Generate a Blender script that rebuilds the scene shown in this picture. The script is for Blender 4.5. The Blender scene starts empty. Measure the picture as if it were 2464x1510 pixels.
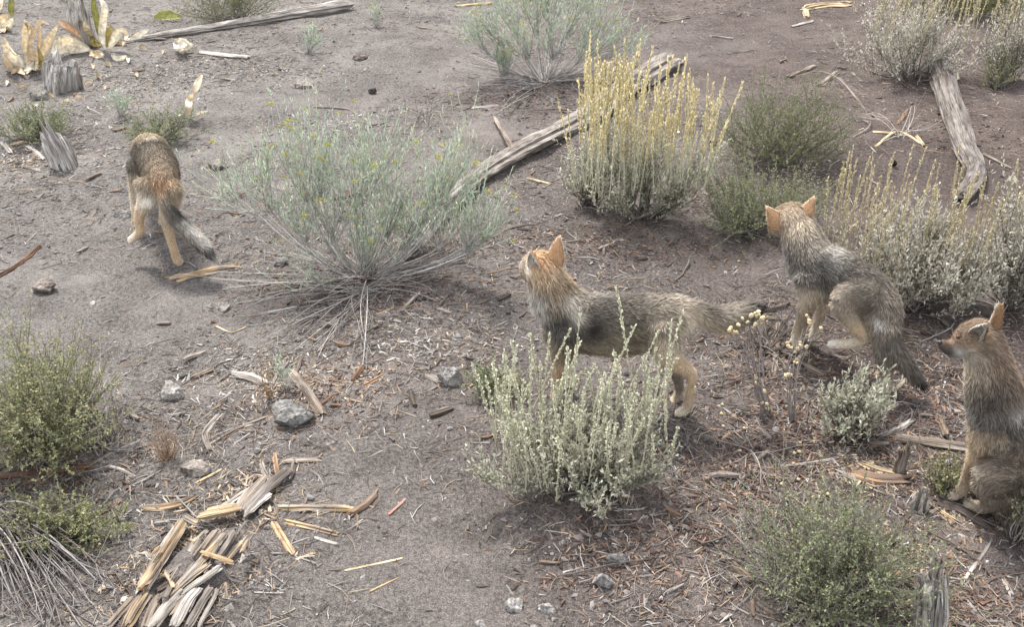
import bpy, math, random
import numpy as np
from mathutils import Vector

# ------------------------------------------------------------------ camera, sky, sun, exposure
sc = bpy.context.scene
F_PX, CX, CY = 2328.0, 1232.0, 755.0          # lens in units of a 2464 px wide picture
PITCH, HC = math.radians(32.0), 2.53          # trail camera strapped to a tree, looking down
cam_d = bpy.data.cameras.new('camera'); cam = bpy.data.objects.new('camera', cam_d)
sc.collection.objects.link(cam); sc.camera = cam
cam.location = (0, 0, HC); cam.rotation_euler = (math.pi/2 - PITCH, 0, 0)
cam_d.sensor_width = 36.0; cam_d.lens = 36.0*F_PX/2464.0; cam_d.clip_start = .05; cam_d.clip_end = 1000

SUN_EL, SUN_AZ = math.radians(58), math.radians(-25)   # soft, high, from behind left of the subject
world = bpy.data.worlds.new('World'); sc.world = world; world.use_nodes = True
wn = world.node_tree; wn.nodes.clear()
wo = wn.nodes.new('ShaderNodeOutputWorld'); wb = wn.nodes.new('ShaderNodeBackground')
sky = wn.nodes.new('ShaderNodeTexSky'); sky.sky_type = 'NISHITA'; sky.sun_disc = False
sky.sun_elevation = SUN_EL; sky.sun_rotation = SUN_AZ
hs = wn.nodes.new('ShaderNodeHueSaturation'); hs.inputs['Saturation'].default_value = .22
wn.links.new(sky.outputs[0], hs.inputs['Color']); wn.links.new(hs.outputs[0], wb.inputs[0])
wb.inputs[1].default_value = 0.098; wn.links.new(wb.outputs[0], wo.inputs[0])
sd = bpy.data.lights.new('sun', 'SUN'); so = bpy.data.objects.new('sun', sd); sc.collection.objects.link(so)
sd.energy = 1.5; sd.angle = math.radians(10); sd.color = (1.0, .965, .91)
dv = Vector((math.sin(SUN_AZ)*math.cos(SUN_EL), math.cos(SUN_AZ)*math.cos(SUN_EL), math.sin(SUN_EL)))
so.rotation_euler = dv.to_track_quat('Z', 'Y').to_euler(); so.location = (0, 0, 8)
sc.view_settings.view_transform = 'Standard'; sc.view_settings.look = 'None'
sc.view_settings.gamma = 1.0; sc.view_settings.use_curve_mapping = False
sc.view_settings.exposure = 2.45

# ------------------------------------------------------------------ helpers
C = sc.collection
def A(*v): return np.array(v, float)
def nrm(v): v = np.asarray(v, float); return v/np.maximum(np.linalg.norm(v, axis=-1, keepdims=True), 1e-9)
def smooth(t): return t*t*(3-2*t)
def _hash(ix, iy, iz, seed):
    n = (ix*374761393 + iy*668265263 + iz*2147483647 + seed*1274126177) & 0xFFFFFFFF
    n = ((n ^ (n >> 13))*1274126177) & 0xFFFFFFFF
    n = (n ^ (n >> 16)) & 0xFFFFFFFF
    return n/4294967295.0
def vnoise(p, seed=0):
    p = np.asarray(p, float); i = np.floor(p).astype(np.int64); f = smooth(p-i)
    r = 0
    for dx in (0, 1):
        for dy in (0, 1):
            for dz in (0, 1):
                w = (f[..., 0] if dx else 1-f[..., 0])*(f[..., 1] if dy else 1-f[..., 1])*(f[..., 2] if dz else 1-f[..., 2])
                r = r + w*_hash(i[..., 0]+dx, i[..., 1]+dy, i[..., 2]+dz, seed)
    return r*2-1
def fbm(p, seed=0, oc=4, gain=.5):
    p = np.asarray(p, float); a, r = 1.0, 0
    for k in range(oc):
        r = r + a*vnoise(p*(2.0**k), seed+k*17); a *= gain
    return r
def n2(x, y, s, seed, oc=3):
    x = np.asarray(x, float); y = np.asarray(y, float)
    return fbm(np.stack([x*s, y*s, np.zeros_like(x)+seed*3.7], -1), seed, oc)
def hgt(x, y):
    return .045*n2(x, y, .8, 3, 3) + .012*n2(x, y, 4.5, 9, 2)
FW, DN = A(0, math.cos(PITCH), -math.sin(PITCH)), A(0, -math.sin(PITCH), -math.cos(PITCH))
def ray(px, py): return FW + A(1, 0, 0)*((px-CX)/F_PX) + DN*((py-CY)/F_PX)
def G(px, py):
    d = ray(px, py); z = 0.0
    for _ in range(6):
        t = (z-HC)/d[2]; z = float(hgt(t*d[0], t*d[1]))
    return A(0, 0, HC) + d*t
def at(px, py, Y):
    d = ray(px, py); return A(0, 0, HC) + d*(Y/d[1])
def mpp(p):                                   # metres per picture pixel at a world point
    return float(np.dot(np.asarray(p)-A(0, 0, HC), FW))/F_PX

def mk(name, V, faces, mat, parent=None, loc=None, col=None, attrs=None, smooth_shade=True):
    me = bpy.data.meshes.new(name)
    fs = faces if isinstance(faces, list) else [faces]
    fs = [np.asarray(f, np.int32) for f in fs if len(f)]
    V = np.asarray(V, np.float32)
    me.vertices.add(len(V)); me.vertices.foreach_set('co', V.ravel())
    nl = sum(f.size for f in fs); npoly = sum(len(f) for f in fs)
    me.loops.add(nl); me.loops.foreach_set('vertex_index', np.concatenate([f.ravel() for f in fs]))
    tot = np.concatenate([np.full(len(f), f.shape[1], np.int32) for f in fs])
    st = np.concatenate([[0], np.cumsum(tot)[:-1]]).astype(np.int32)
    me.polygons.add(npoly); me.polygons.foreach_set('loop_start', st)
    me.polygons.foreach_set('loop_total', tot)
    me.polygons.foreach_set('use_smooth', np.full(npoly, smooth_shade))
    me.update(calc_edges=True); me.validate()
    if col is not None:
        a = me.attributes.new('Col', 'FLOAT_COLOR', 'POINT')
        c4 = np.ones((len(V), 4), np.float32); c4[:, :3] = np.clip(col, 0, 1)
        a.data.foreach_set('color', c4.ravel())
    for k, v in (attrs or {}).items():
        a = me.attributes.new(k, 'FLOAT_VECTOR', 'POINT')
        a.data.foreach_set('vector', np.asarray(v, np.float32).ravel())
    if mat: me.materials.append(mat)
    o = bpy.data.objects.new(name, me); C.objects.link(o)
    if parent is not None: o.parent = parent
    if loc is not None: o.location = tuple(float(q) for q in loc)
    return o
def tag(o, label=None, cat=None, group=None, kind=None):
    if label: o['label'] = label
    if cat: o['category'] = cat
    if group: o['group'] = group
    if kind: o['kind'] = kind
    return o
def empty(name, loc, label, cat, group=None):
    o = bpy.data.objects.new(name, None); C.objects.link(o); o.location = tuple(float(q) for q in loc)
    o.empty_display_size = .05
    return tag(o, label, cat, group)

# ------------------------------------------------------------------ materials
def new_mat(name):
    m = bpy.data.materials.new(name); m.use_nodes = True
    nt = m.node_tree; b = nt.nodes['Principled BSDF']
    b.inputs['Roughness'].default_value = .9
    b.inputs['Specular IOR Level'].default_value = .15
    return m, nt, b
def nd(nt, t, **kw):
    n = nt.nodes.new(t)
    for k, v in kw.items():
        if k in n.inputs: n.inputs[k].default_value = v
        else: setattr(n, k, v)
    return n
def mulcol(nt, a, b):
    m = nt.nodes.new('ShaderNodeMix'); m.data_type = 'RGBA'; m.blend_type = 'MULTIPLY'; m.inputs[0].default_value = 1
    nt.links.new(a, m.inputs[6]); nt.links.new(b, m.inputs[7]); return m.outputs[2]
def ramp(nt, fac, stops):
    r = nt.nodes.new('ShaderNodeValToRGB'); el = r.color_ramp.elements
    while len(el) < len(stops): el.new(.5)
    for e, (p, c) in zip(el, stops): e.position = p; e.color = (*c, 1)
    nt.links.new(fac, r.inputs[0]); return r.outputs[0]

def mat_attr(name, scale=30, lo=.75, hi=1.2, rough=.92, trans=0.0, bump=0):
    m, nt, b = new_mat(name); b.inputs['Roughness'].default_value = rough
    at_ = nd(nt, 'ShaderNodeAttribute', attribute_name='Col')
    tc = nd(nt, 'ShaderNodeTexCoord')
    no = nd(nt, 'ShaderNodeTexNoise', Scale=scale, Detail=4.0)
    nt.links.new(tc.outputs['Object'], no.inputs['Vector'])
    c = mulcol(nt, at_.outputs['Color'], ramp(nt, no.outputs[0], [(.3, (lo,)*3), (.7, (hi,)*3)]))
    nt.links.new(c, b.inputs['Base Color'])
    if bump:
        bp = nd(nt, 'ShaderNodeBump', Strength=bump, Distance=.01)
        nt.links.new(no.outputs[0], bp.inputs['Height']); nt.links.new(bp.outputs[0], b.inputs['Normal'])
    if trans:
        tr = nd(nt, 'ShaderNodeBsdfTranslucent'); mx = nd(nt, 'ShaderNodeMixShader'); mx.inputs[0].default_value = trans
        nt.links.new(c, tr.inputs[0]); nt.links.new(b.outputs[0], mx.inputs[1]); nt.links.new(tr.outputs[0], mx.inputs[2])
        nt.links.new(mx.outputs[0], nt.nodes['Material Output'].inputs[0])
    return m
M_LEAF = mat_attr('leaf', 12, .88, 1.12, trans=.38)
M_STEM = mat_attr('stem', 40, .7, 1.2, trans=.15)
M_FUR = mat_attr('fur', 9, .92, 1.08, rough=.8, trans=.28)
M_SKIN = mat_attr('pelt', 60, .7, 1.2)
M_LITTER = mat_attr('litter', 25, .7, 1.25)
M_DRYLEAF = mat_attr('dry_leaf', 35, .7, 1.2, trans=.35, bump=.3)

def mat_rock():
    m, nt, b = new_mat('rock')
    at_ = nd(nt, 'ShaderNodeAttribute', attribute_name='Col'); tc = nd(nt, 'ShaderNodeTexCoord')
    no = nd(nt, 'ShaderNodeTexNoise', Scale=22.0, Detail=8.0, Roughness=.7)
    vo = nd(nt, 'ShaderNodeTexNoise', Scale=90.0, Detail=3.0)
    nt.links.new(tc.outputs['Object'], no.inputs['Vector']); nt.links.new(tc.outputs['Object'], vo.inputs['Vector'])
    c = mulcol(nt, at_.outputs['Color'], ramp(nt, no.outputs[0], [(.3, (.45, .45, .47)), (.5, (.9, .9, .9)), (.68, (1.5, 1.5, 1.5))]))
    c = mulcol(nt, c, ramp(nt, vo.outputs[0], [(.35, (.7,)*3), (.6, (1.2,)*3)]))
    nt.links.new(c, b.inputs['Base Color'])
    bp = nd(nt, 'ShaderNodeBump', Strength=.8, Distance=.008)
    nt.links.new(no.outputs[0], bp.inputs['Height']); nt.links.new(bp.outputs[0], b.inputs['Normal'])
    return m
M_ROCK = mat_rock()
def mat_wood():
    m, nt, b = new_mat('weathered_wood')
    at_ = nd(nt, 'ShaderNodeAttribute', attribute_name='Col')
    gr = nd(nt, 'ShaderNodeAttribute', attribute_name='grain')
    mp = nd(nt, 'ShaderNodeMapping'); mp.inputs['Scale'].default_value = (5, 130, 130)
    nt.links.new(gr.outputs['Vector'], mp.inputs[0])
    no = nd(nt, 'ShaderNodeTexNoise', Scale=1.0, Detail=5.0, Roughness=.65)
    nt.links.new(mp.outputs[0], no.inputs['Vector'])
    mp2 = nd(nt, 'ShaderNodeMapping'); mp2.inputs['Scale'].default_value = (7, 26, 26)
    nt.links.new(gr.outputs['Vector'], mp2.inputs[0])
    n2_ = nd(nt, 'ShaderNodeTexNoise', Scale=1.0, Detail=4.0)
    nt.links.new(mp2.outputs[0], n2_.inputs['Vector'])
    c = mulcol(nt, at_.outputs['Color'], ramp(nt, no.outputs[0], [(.33, (.16, .14, .13)), (.45, (.75, .73, .7)), (.62, (1.25, 1.25, 1.27))]))
    c = mulcol(nt, c, ramp(nt, n2_.outputs[0], [(.35, (.6, .55, .5)), (.6, (1.15, 1.12, 1.08))]))
    nt.links.new(c, b.inputs['Base Color'])
    bp = nd(nt, 'ShaderNodeBump', Strength=1.0, Distance=.006)
    nt.links.new(no.outputs[0], bp.inputs['Height']); nt.links.new(bp.outputs[0], b.inputs['Normal'])
    return m
M_WOOD = mat_wood()
def mat_ground():
    m, nt, b = new_mat('volcanic_dirt'); b.inputs['Roughness'].default_value = .97
    tc = nd(nt, 'ShaderNodeTexCoord')
    def noise(s, d=6.0, r=.6):
        n = nd(nt, 'ShaderNodeTexNoise', Scale=s, Detail=d, Roughness=r)
        nt.links.new(tc.outputs['Object'], n.inputs['Vector']); return n.outputs[0]
    big, mid, fine, grit = noise(.55, 3.0), noise(5.0, 6.0), noise(60.0, 6.0, .75), noise(210.0, 3.0, .7)
    sx = nd(nt, 'ShaderNodeSeparateXYZ'); nt.links.new(tc.outputs['Object'], sx.inputs[0])
    gx_ = nd(nt, 'ShaderNodeMapRange'); gx_.inputs['From Min'].default_value = -2.6; gx_.inputs['From Max'].default_value = 2.8; nt.links.new(sx.outputs[0], gx_.inputs[0])
    av = nd(nt, 'ShaderNodeMath', operation='ADD'); nt.links.new(big, av.inputs[0]); nt.links.new(gx_.outputs[0], av.inputs[1])
    hv = nd(nt, 'ShaderNodeMath', operation='MULTIPLY'); nt.links.new(av.outputs[0], hv.inputs[0]); hv.inputs[1].default_value = .5
    c = ramp(nt, hv.outputs[0], [(.28, (.176, .162, .152)), (.48, (.152, .134, .125)), (.70, (.112, .089, .081))])  # lens colour cast painted into the soil: paler grey left, darker redder right
    c = mulcol(nt, c, ramp(nt, mid, [(.30, (.80, .79, .78)), (.5, (1, .99, .98)), (.7, (1.15, 1.14, 1.12))]))
    msk = nd(nt, 'ShaderNodeMapRange'); nt.links.new(noise(1.3, 5.0, .6), msk.inputs[0]); msk.inputs['From Min'].default_value = .38; msk.inputs['From Max'].default_value = .62; msk.inputs['To Min'].default_value = .38
    fr = ramp(nt, fine, [(.36, (.32, .30, .29)), (.5, (.98, .98, .98)), (.64, (1.6, 1.57, 1.52))])
    mf = nt.nodes.new('ShaderNodeMix'); mf.data_type = 'RGBA'; mf.inputs[6].default_value = (.88, .875, .87, 1); nt.links.new(msk.outputs[0], mf.inputs[0]); nt.links.new(fr, mf.inputs[7])
    c = mulcol(nt, c, mf.outputs[2])
    c = mulcol(nt, c, ramp(nt, grit, [(.37, (.5,)*3), (.62, (1.45,)*3)]))
    nt.links.new(c, b.inputs['Base Color'])
    ad = nd(nt, 'ShaderNodeMath', operation='ADD'); nt.links.new(fine, ad.inputs[0]); nt.links.new(grit, ad.inputs[1])
    bp = nd(nt, 'ShaderNodeBump', Strength=1.0, Distance=.02)
    bm_ = nd(nt, 'ShaderNodeMath', operation='MULTIPLY'); nt.links.new(ad.outputs[0], bm_.inputs[0]); nt.links.new(msk.outputs[0], bm_.inputs[1])
    nt.links.new(bm_.outputs[0], bp.inputs['Height']); nt.links.new(bp.outputs[0], b.inputs['Normal'])
    return m
M_GROUND = mat_ground()
def mat_plain(name, c, rough):
    m, nt, b = new_mat(name); b.inputs['Roughness'].default_value = rough; b.inputs['Specular IOR Level'].default_value = .5
    no = nd(nt, 'ShaderNodeTexNoise', Scale=80.0)
    nt.links.new(ramp(nt, no.outputs[0], [(.3, tuple(q*.7 for q in c)), (.7, c)]), b.inputs['Base Color'])
    return m
M_EYE = mat_plain('eye_wet', (.05, .025, .01), .15)
M_NOSE = mat_plain('nose_leather', (.012, .011, .012), .45)

# ------------------------------------------------------------------ ground
def axis(lo, hi, step, far):
    core = np.arange(lo, hi+step/2, step); g = step*1.35**np.arange(1, 27); g = np.cumsum(g); g = g[g < far]
    return np.concatenate([(lo-g)[::-1], core, hi+g])
gx, gy = axis(-5.6, 5.6, .042, 90), axis(1.2, 11.2, .042, 90)
X, Y = np.meshgrid(gx, gy)
Z = hgt(X, Y) + .005*n2(X, Y, 18, 21, 2)
nx, ny = len(gx), len(gy)
idx = np.arange(nx*ny).reshape(ny, nx)
Q = np.stack([idx[:-1, :-1], idx[:-1, 1:], idx[1:, 1:], idx[1:, :-1]], -1).reshape(-1, 4)
ground = mk('ground', np.stack([X, Y, Z], -1).reshape(-1, 3), Q, M_GROUND)
tag(ground, kind='structure', label='bare grey brown volcanic soil')

# ------------------------------------------------------------------ litter (uncountable): chips, twigs, needles, pebbles
BARE = [(150, 700, 300, 130), (330, 740, 350, 90), (1020, 1330, 220, 150), (1800, 120, 230, 80), (1650, 640, 260, 70), (950, 200, 200, 110),
        (1150, 1450, 240, 90), (2200, 430, 120, 60), (1220, 320, 150, 60), (900, 1100, 150, 50), (2330, 1320, 70, 50), (700, 230, 160, 70), (2330, 400, 140, 150)]
RICH = [(560, 1000, 330, 110), (1050, 780, 260, 120), (900, 620, 330, 70), (480, 1350, 260, 170), (1950, 1080, 330, 170), (1820, 950, 200, 120), (1700, 1180, 200, 100), (900, 560, 300, 90), (1500, 1300, 300, 140),
        (2300, 1450, 220, 90), (150, 400, 180, 60), (600, 150, 250, 70), (1500, 600, 250, 90), (1250, 260, 230, 60), (2250, 900, 200, 140), (120, 1150, 260, 120), (1850, 1480, 260, 60), (2150, 150, 200, 80)]
def world_spots(lst):
    out = []
    for (x, y, sx, sy) in lst:
        p, q, r = G(x, y), G(x+sx, y), G(x, max(y-sy, -120)); out.append((p[0], p[1], abs(q[0]-p[0]), abs(r[1]-p[1])))
    return out
WB, WR = world_spots(BARE), world_spots(RICH)
def density(x, y):
    d = .75 + .55*n2(x, y, 2.3, 5, 3)
    for (a, b, sx, sy) in WR: d = d + 1.15*np.exp(-((x-a)/sx)**2-((y-b)/sy)**2)
    for (a, b, sx, sy) in WB: d = d - .85*np.exp(-((x-a)/sx)**2-((y-b)/sy)**2)
    return np.clip(d, .07, 1.7)/1.7
def scatter(rng, n):
    xs, ys, got = [], [], 0
    while got < n:
        y = rng.uniform(1.6, 11.2, n); w = .72*y+.9
        x = rng.uniform(-1, 1, n)*7.6
        # fewer pieces per square metre with distance: they get too small to see
        k = (np.abs(x) < w) & (rng.random(n) < density(x, y)*np.clip(3.0/y, .38, 1.0))
        xs.append(x[k]); ys.append(y[k]); got += k.sum()
    x = np.concatenate(xs)[:n]; y = np.concatenate(ys)[:n]
    return x, y
PAL_CHIP = np.array([(.34, .32, .30), (.045, .037, .033), (.07, .058, .05), (.20, .18, .165), (.15, .13, .12), (.24, .22, .20), (.12, .10, .09), (.19, .165, .15), (.25, .225, .205), (.16, .12, .09), (.25, .185, .125), (.11, .085, .07), (.28, .26, .24), (.07, .055, .047), (.19, .14, .10), (.14, .12, .11), (.17, .14, .125)])
def pick_cols(rng, n, pal, jit=.2):
    c = pal[rng.integers(0, len(pal), n)]; return c*rng.uniform(1-jit, 1+jit, (n, 1))
def frames(rng, n, tilt=.25):
    a = rng.uniform(0, 2*math.pi, n); t = rng.normal(0, tilt, n)
    d = np.stack([np.cos(a)*np.cos(t), np.sin(a)*np.cos(t), np.sin(t)], -1)
    s = nrm(np.cross(np.tile(A(0, 0, 1), (n, 1)), d)); r = rng.normal(0, .45, n)[:, None]
    u = np.cross(d, s); s2 = s*np.cos(r)+u*np.sin(r); return d, s2, np.cross(d, s2)
def chips(rng, n, Lr, ratio=(.18, .5)):
    x, y = scatter(rng, n); L = rng.uniform(*Lr, n)*rng.uniform(.5, 1, n); Wd = L*rng.uniform(*ratio, n); T = Wd*rng.uniform(.25, .6, n)
    d, s, u = frames(rng, n); c = np.stack([x, y, hgt(x, y)+T*.35], -1)
    V = []
    for sx, sy, sz in [(-1, -1, -1), (1, -1, -1), (1, 1, -1), (-1, 1, -1), (-1, -1, 1), (1, -1, 1), (1, 1, 1), (-1, 1, 1)]:
        jx = rng.uniform(.55, 1.25, n); jy = rng.uniform(.05, .55, n) if sx > 0 else rng.uniform(.35, 1.15, n)
        V.append(c + d*(sx*L/2*jx)[:, None] + s*(sy*Wd/2*jy)[:, None] + u*(sz*T/2)[:, None])
    V = np.stack(V, 1).reshape(-1, 3)
    q = np.array([(4, 5, 6, 7), (0, 1, 5, 4), (1, 2, 6, 5), (2, 3, 7, 6), (3, 0, 4, 7)])
    Fq = (np.arange(n)[:, None, None]*8 + q[None]).reshape(-1, 4)
    col = np.repeat(pick_cols(rng, n, PAL_CHIP), 8, 0)
    return V, Fq, col
def tubes(paths, rad, sides=3):
    """paths (N,k,3), rad (N,k) -> verts, quads"""
    N, k, _ = paths.shape
    tan = np.gradient(paths, axis=1); tan = nrm(tan)
    ref = np.where(np.abs(tan[..., 2:3]) > .9, A(1, 0, 0), A(0, 0, 1)); s = nrm(np.cross(ref, tan)); u = np.cross(tan, s)
    ang = np.arange(sides)*2*math.pi/sides
    V = paths[:, :, None, :] + rad[:, :, None, None]*(s[:, :, None, :]*np.cos(ang)[None, None, :, None] + u[:, :, None, :]*np.sin(ang)[None, None, :, None])
    base = np.arange(N)[:, None, None]*k*sides + np.arange(k-1)[None, :, None]*sides
    j = np.arange(sides)[None, None, :]; j2 = (j+1) % sides
    Fq = np.stack([base+j, base+j2, base+sides+j2, base+sides+j], -1).reshape(-1, 4)
    return V.reshape(-1, 3), Fq
def twigs(rng, n, Lr, rr, pal):
    x, y = scatter(rng, n); L = rng.uniform(*Lr, n)*rng.uniform(.4, 1, n); r = rng.uniform(*rr, n)
    d, s, u = frames(rng, n, .12); c = np.stack([x, y, hgt(x, y)+r*1.2+.002], -1); bend = rng.normal(0, .10, n)*L
    P = np.stack([c-d*(L/2)[:, None], c+s*bend[:, None]+u*(np.abs(bend)*.2)[:, None], c+d*(L/2)[:, None]], 1)
    R = np.stack([r, r*.9, r*.5], 1); V, Fq = tubes(P, R, 3)
    return V, Fq, np.repeat(pick_cols(rng, n, pal), 9, 0)
ICO_V = nrm(np.array([(0, 1, 1.618), (0, -1, 1.618), (0, 1, -1.618), (0, -1, -1.618), (1, 1.618, 0), (-1, 1.618, 0), (1, -1.618, 0), (-1, -1.618, 0), (1.618, 0, 1), (-1.618, 0, 1), (1.618, 0, -1), (-1.618, 0, -1)]))
def ico_faces():
    f = []
    E = np.linalg.norm(ICO_V[:, None]-ICO_V[None], axis=-1); e = E < 1.2
    for i in range(12):
        for j in range(i+1, 12):
            for k in range(j+1, 12):
                if e[i, j] and e[j, k] and e[i, k]:
                    n = np.cross(ICO_V[j]-ICO_V[i], ICO_V[k]-ICO_V[i]); f.append((i, j, k) if n@ICO_V[i] > 0 else (i, k, j))
    return np.array(f)
ICO_F = ico_faces()
def pebbles(rng, n, Sr, pal):
    x, y = scatter(rng, n); S = rng.uniform(*Sr, n)*rng.uniform(.35, 1, n); a = rng.uniform(0, 6.28, n)
    sc3 = np.stack([S, S*rng.uniform(.55, .95, n), S*rng.uniform(.35, .7, n)], -1)
    OV = np.vstack([np.eye(3), -np.eye(3)]); OF = np.array([(0, 1, 2), (1, 3, 2), (3, 4, 2), (4, 0, 2), (1, 0, 5), (3, 1, 5), (4, 3, 5), (0, 4, 5)])
    P = (OV[None]+rng.normal(0, .22, (n, 6, 3)))*sc3[:, None]
    ca, sa = np.cos(a)[:, None], np.sin(a)[:, None]
    V = np.stack([P[..., 0]*ca-P[..., 1]*sa + x[:, None], P[..., 0]*sa+P[..., 1]*ca + y[:, None], P[..., 2] + (hgt(x, y)+sc3[:, 2]*.25)[:, None]], -1)
    Ff = (np.arange(n)[:, None, None]*6 + OF[None]).reshape(-1, 3)
    return V.reshape(-1, 3), Ff, np.repeat(pick_cols(rng, n, pal), 6, 0)
rng = np.random.default_rng(11)
def stuff(name, VFC, label, cat, mat=M_LITTER):
    V, Fq, col = VFC; return tag(mk(name, V, Fq, mat, col=col, smooth_shade=False), label, cat, kind='stuff')
stuff('wood_chip_litter', chips(rng, 33000, (.008, .030), (.16, .45)), 'small chips of bark and weathered wood covering the soil', 'litter')
stuff('bark_fragment_litter', chips(rng, 9000, (.026, .075), (.08, .24)), 'larger slivers of grey and brown wood strewn over the soil', 'litter')
CR_ROT = [(.33, .24, .15), (.22, .16, .11), (.25, .23, .21), (.15, .11, .085), (.36, .29, .21), (.08, .065, .055)]
def crumbs(spots, pal, seed):
    rg = np.random.default_rng(seed); Vs, Fs, Cs, o = [], [], [], 0
    for (px, py, sx, sy, n) in spots:
        c = G(px, py); m = mpp(c); x = c[0]+rg.normal(0, sx*.62*m, n); y = c[1]+rg.normal(0, sy*1.1*m, n)
        global scatter; keep = scatter; scatter = lambda r_, n_: (x, y)
        V, Fq, col = chips(rg, n, (.012, .05), (.14, .4)); scatter = keep
        col = np.repeat(pick_cols(rg, n, np.array(pal)), 8, 0)
        Vs.append(V); Fs.append(Fq+o); Cs.append(col); o += len(V)
    return np.vstack(Vs), np.vstack(Fs), np.vstack(Cs)
stuff('rotten_wood_crumbs', crumbs([(430, 1400, 110, 90, 1500), (590, 1200, 90, 50, 500), (690, 920, 100, 50, 500), (2100, 1140, 90, 40, 500), (1870, 820, 60, 60, 350), (880, 910, 60, 40, 250), (2230, 1420, 60, 90, 400), (60, 380, 80, 40, 300), (2310, 1240, 60, 40, 200)], CR_ROT, 77), 'crumbled bits of rotten wood around the logs and slabs', 'litter')
stuff('dark_bark_litter', crumbs([(2000, 1060, 260, 110, 2600), (2260, 1000, 170, 140, 1700), (1780, 1180, 220, 110, 1500), (1560, 1330, 230, 90, 1300), (2300, 1420, 150, 90, 1100), (1900, 860, 160, 80, 900), (900, 700, 260, 70, 1300), (1450, 590, 300, 60, 1300), (1260, 230, 220, 50, 700), (2350, 330, 160, 80, 700), (760, 930, 160, 80, 900), (120, 1150, 200, 70, 700), (1750, 470, 200, 50, 600)],
    [(.12, .072, .052), (.18, .112, .08), (.07, .05, .042), (.20, .14, .105), (.045, .035, .03), (.13, .10, .088), (.09, .062, .05)], 78), 'dark reddish bark bits and dead leaf litter gathered under the shrubs', 'litter')
stuff('pale_chip_litter', crumbs([(90, 370, 110, 60, 900), (330, 190, 190, 60, 1300), (620, 170, 220, 50, 1000), (180, 280, 150, 60, 600), (1020, 830, 160, 60, 500), (600, 900, 130, 50, 500), (780, 300, 160, 50, 500)],
    [(.36, .34, .32), (.29, .27, .25), (.23, .21, .195), (.31, .25, .185), (.10, .085, .075), (.18, .16, .145), (.14, .12, .105)], 79), 'pale weathered wood flakes strewn around the stumps and logs', 'litter')
PAL_TWIG = np.array([(.30, .28, .26), (.055, .045, .04), (.24, .22, .205), (.20, .17, .15), (.17, .15, .135), (.12, .09, .075), (.21, .155, .115), (.09, .07, .06), (.14, .115, .10)])
stuff('twig_litter', twigs(rng, 21000, (.03, .15), (.0010, .0026), PAL_TWIG), 'fine dead twigs strewn over the soil', 'twigs')
PAL_NEED = np.array([(.34, .26, .17), (.30, .21, .15), (.26, .19, .14), (.38, .32, .22)])
stuff('needle_litter', twigs(rng, 4500, (.07, .17), (.0009, .0015), PAL_NEED), 'dry orange pine needles scattered over the soil', 'needles')
PAL_PEB = np.array([(.17, .16, .16), (.22, .21, .205), (.12, .11, .105), (.30, .29, .285), (.15, .13, .12)])
stuff('gravel', pebbles(rng, 11000, (.004, .012), PAL_PEB), 'small grey stones mixed into the soil', 'gravel', M_LITTER)

stuff('soil_clods', pebbles(rng, 7000, (.006, .022), np.array([(.17, .15, .14), (.14, .12, .11), (.19, .172, .16), (.12, .10, .092)])), 'crumbs and clods of dry soil', 'soil')
# ------------------------------------------------------------------ countable scattered chips, sticks and stones
def single_meshes(kind, count, rng):
    out = []
    for k in range(count):
        if kind == 'chip':
            L, w, t = 1, rng.uniform(.16, .34), rng.uniform(.07, .14); V = []
            for sx in (-1, -.35, .3, 1):
                ww = w*(rng.uniform(.35, .7) if abs(sx) == 1 else rng.uniform(.8, 1.1)); off = rng.normal(0, .03); z0 = rng.normal(0, .02)
                jx = rng.uniform(-.08, .08)
                V += [(sx*.5+jx*1.2, off-ww/2, z0-t/2), (sx*.5-jx, off+ww/2, z0-t/2), (sx*.5+jx, off+ww*.4, z0+t/2), (sx*.5-jx*1.5, off-ww*.35, z0+t/2)]
            Fq = [(i*4+j, i*4+(j+1) % 4, i*4+4+(j+1) % 4, i*4+4+j) for i in range(3) for j in range(4)] + [(3, 2, 1, 0), (12, 13, 14, 15)]
            V = np.array(V); Fq = [np.array(Fq)]
        elif kind == 'stone':
            V = ICO_V*rng.uniform(.72, 1.15, (12, 1))*A(.5, .4, .28); Fq = [ICO_F]
        else:
            P = np.zeros((1, 6, 3)); P[0, :, 0] = np.linspace(-.5, .5, 6); P[0, :, 1] = np.cumsum(rng.normal(0, .035, 6)); P[0, :, 2] = np.abs(np.cumsum(rng.normal(0, .015, 6)))
            R = np.linspace(1, .45, 6)[None]*rng.uniform(.013, .026)*rng.uniform(.85, 1.15, (1, 6)); V, Fq = tubes(P, R, 5); Fq = [Fq, np.array([(4, 3, 2, 1, 0), (25, 26, 27, 28, 29)])]
        out.append((V, Fq))
    return out
PAL = {'chip': PAL_CHIP*1.05, 'stick': PAL_TWIG*1.05, 'stone': PAL_PEB*.95}
INFO = {'chip': ('wood_chip', 'weathered sliver of wood lying loose in the ground litter', 'wood chip', 'slivers of wood scattered over the ground', 230, (.05, .13)),
        'stick': ('dead_stick', 'thin dead stick lying loose on the ground', 'stick', 'thin sticks scattered over the ground', 120, (.12, .34)),
        'stone': ('small_stone', 'small grey stone lying loose on the ground', 'stone', 'small stones scattered over the ground', 70, (.025, .06))}
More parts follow.
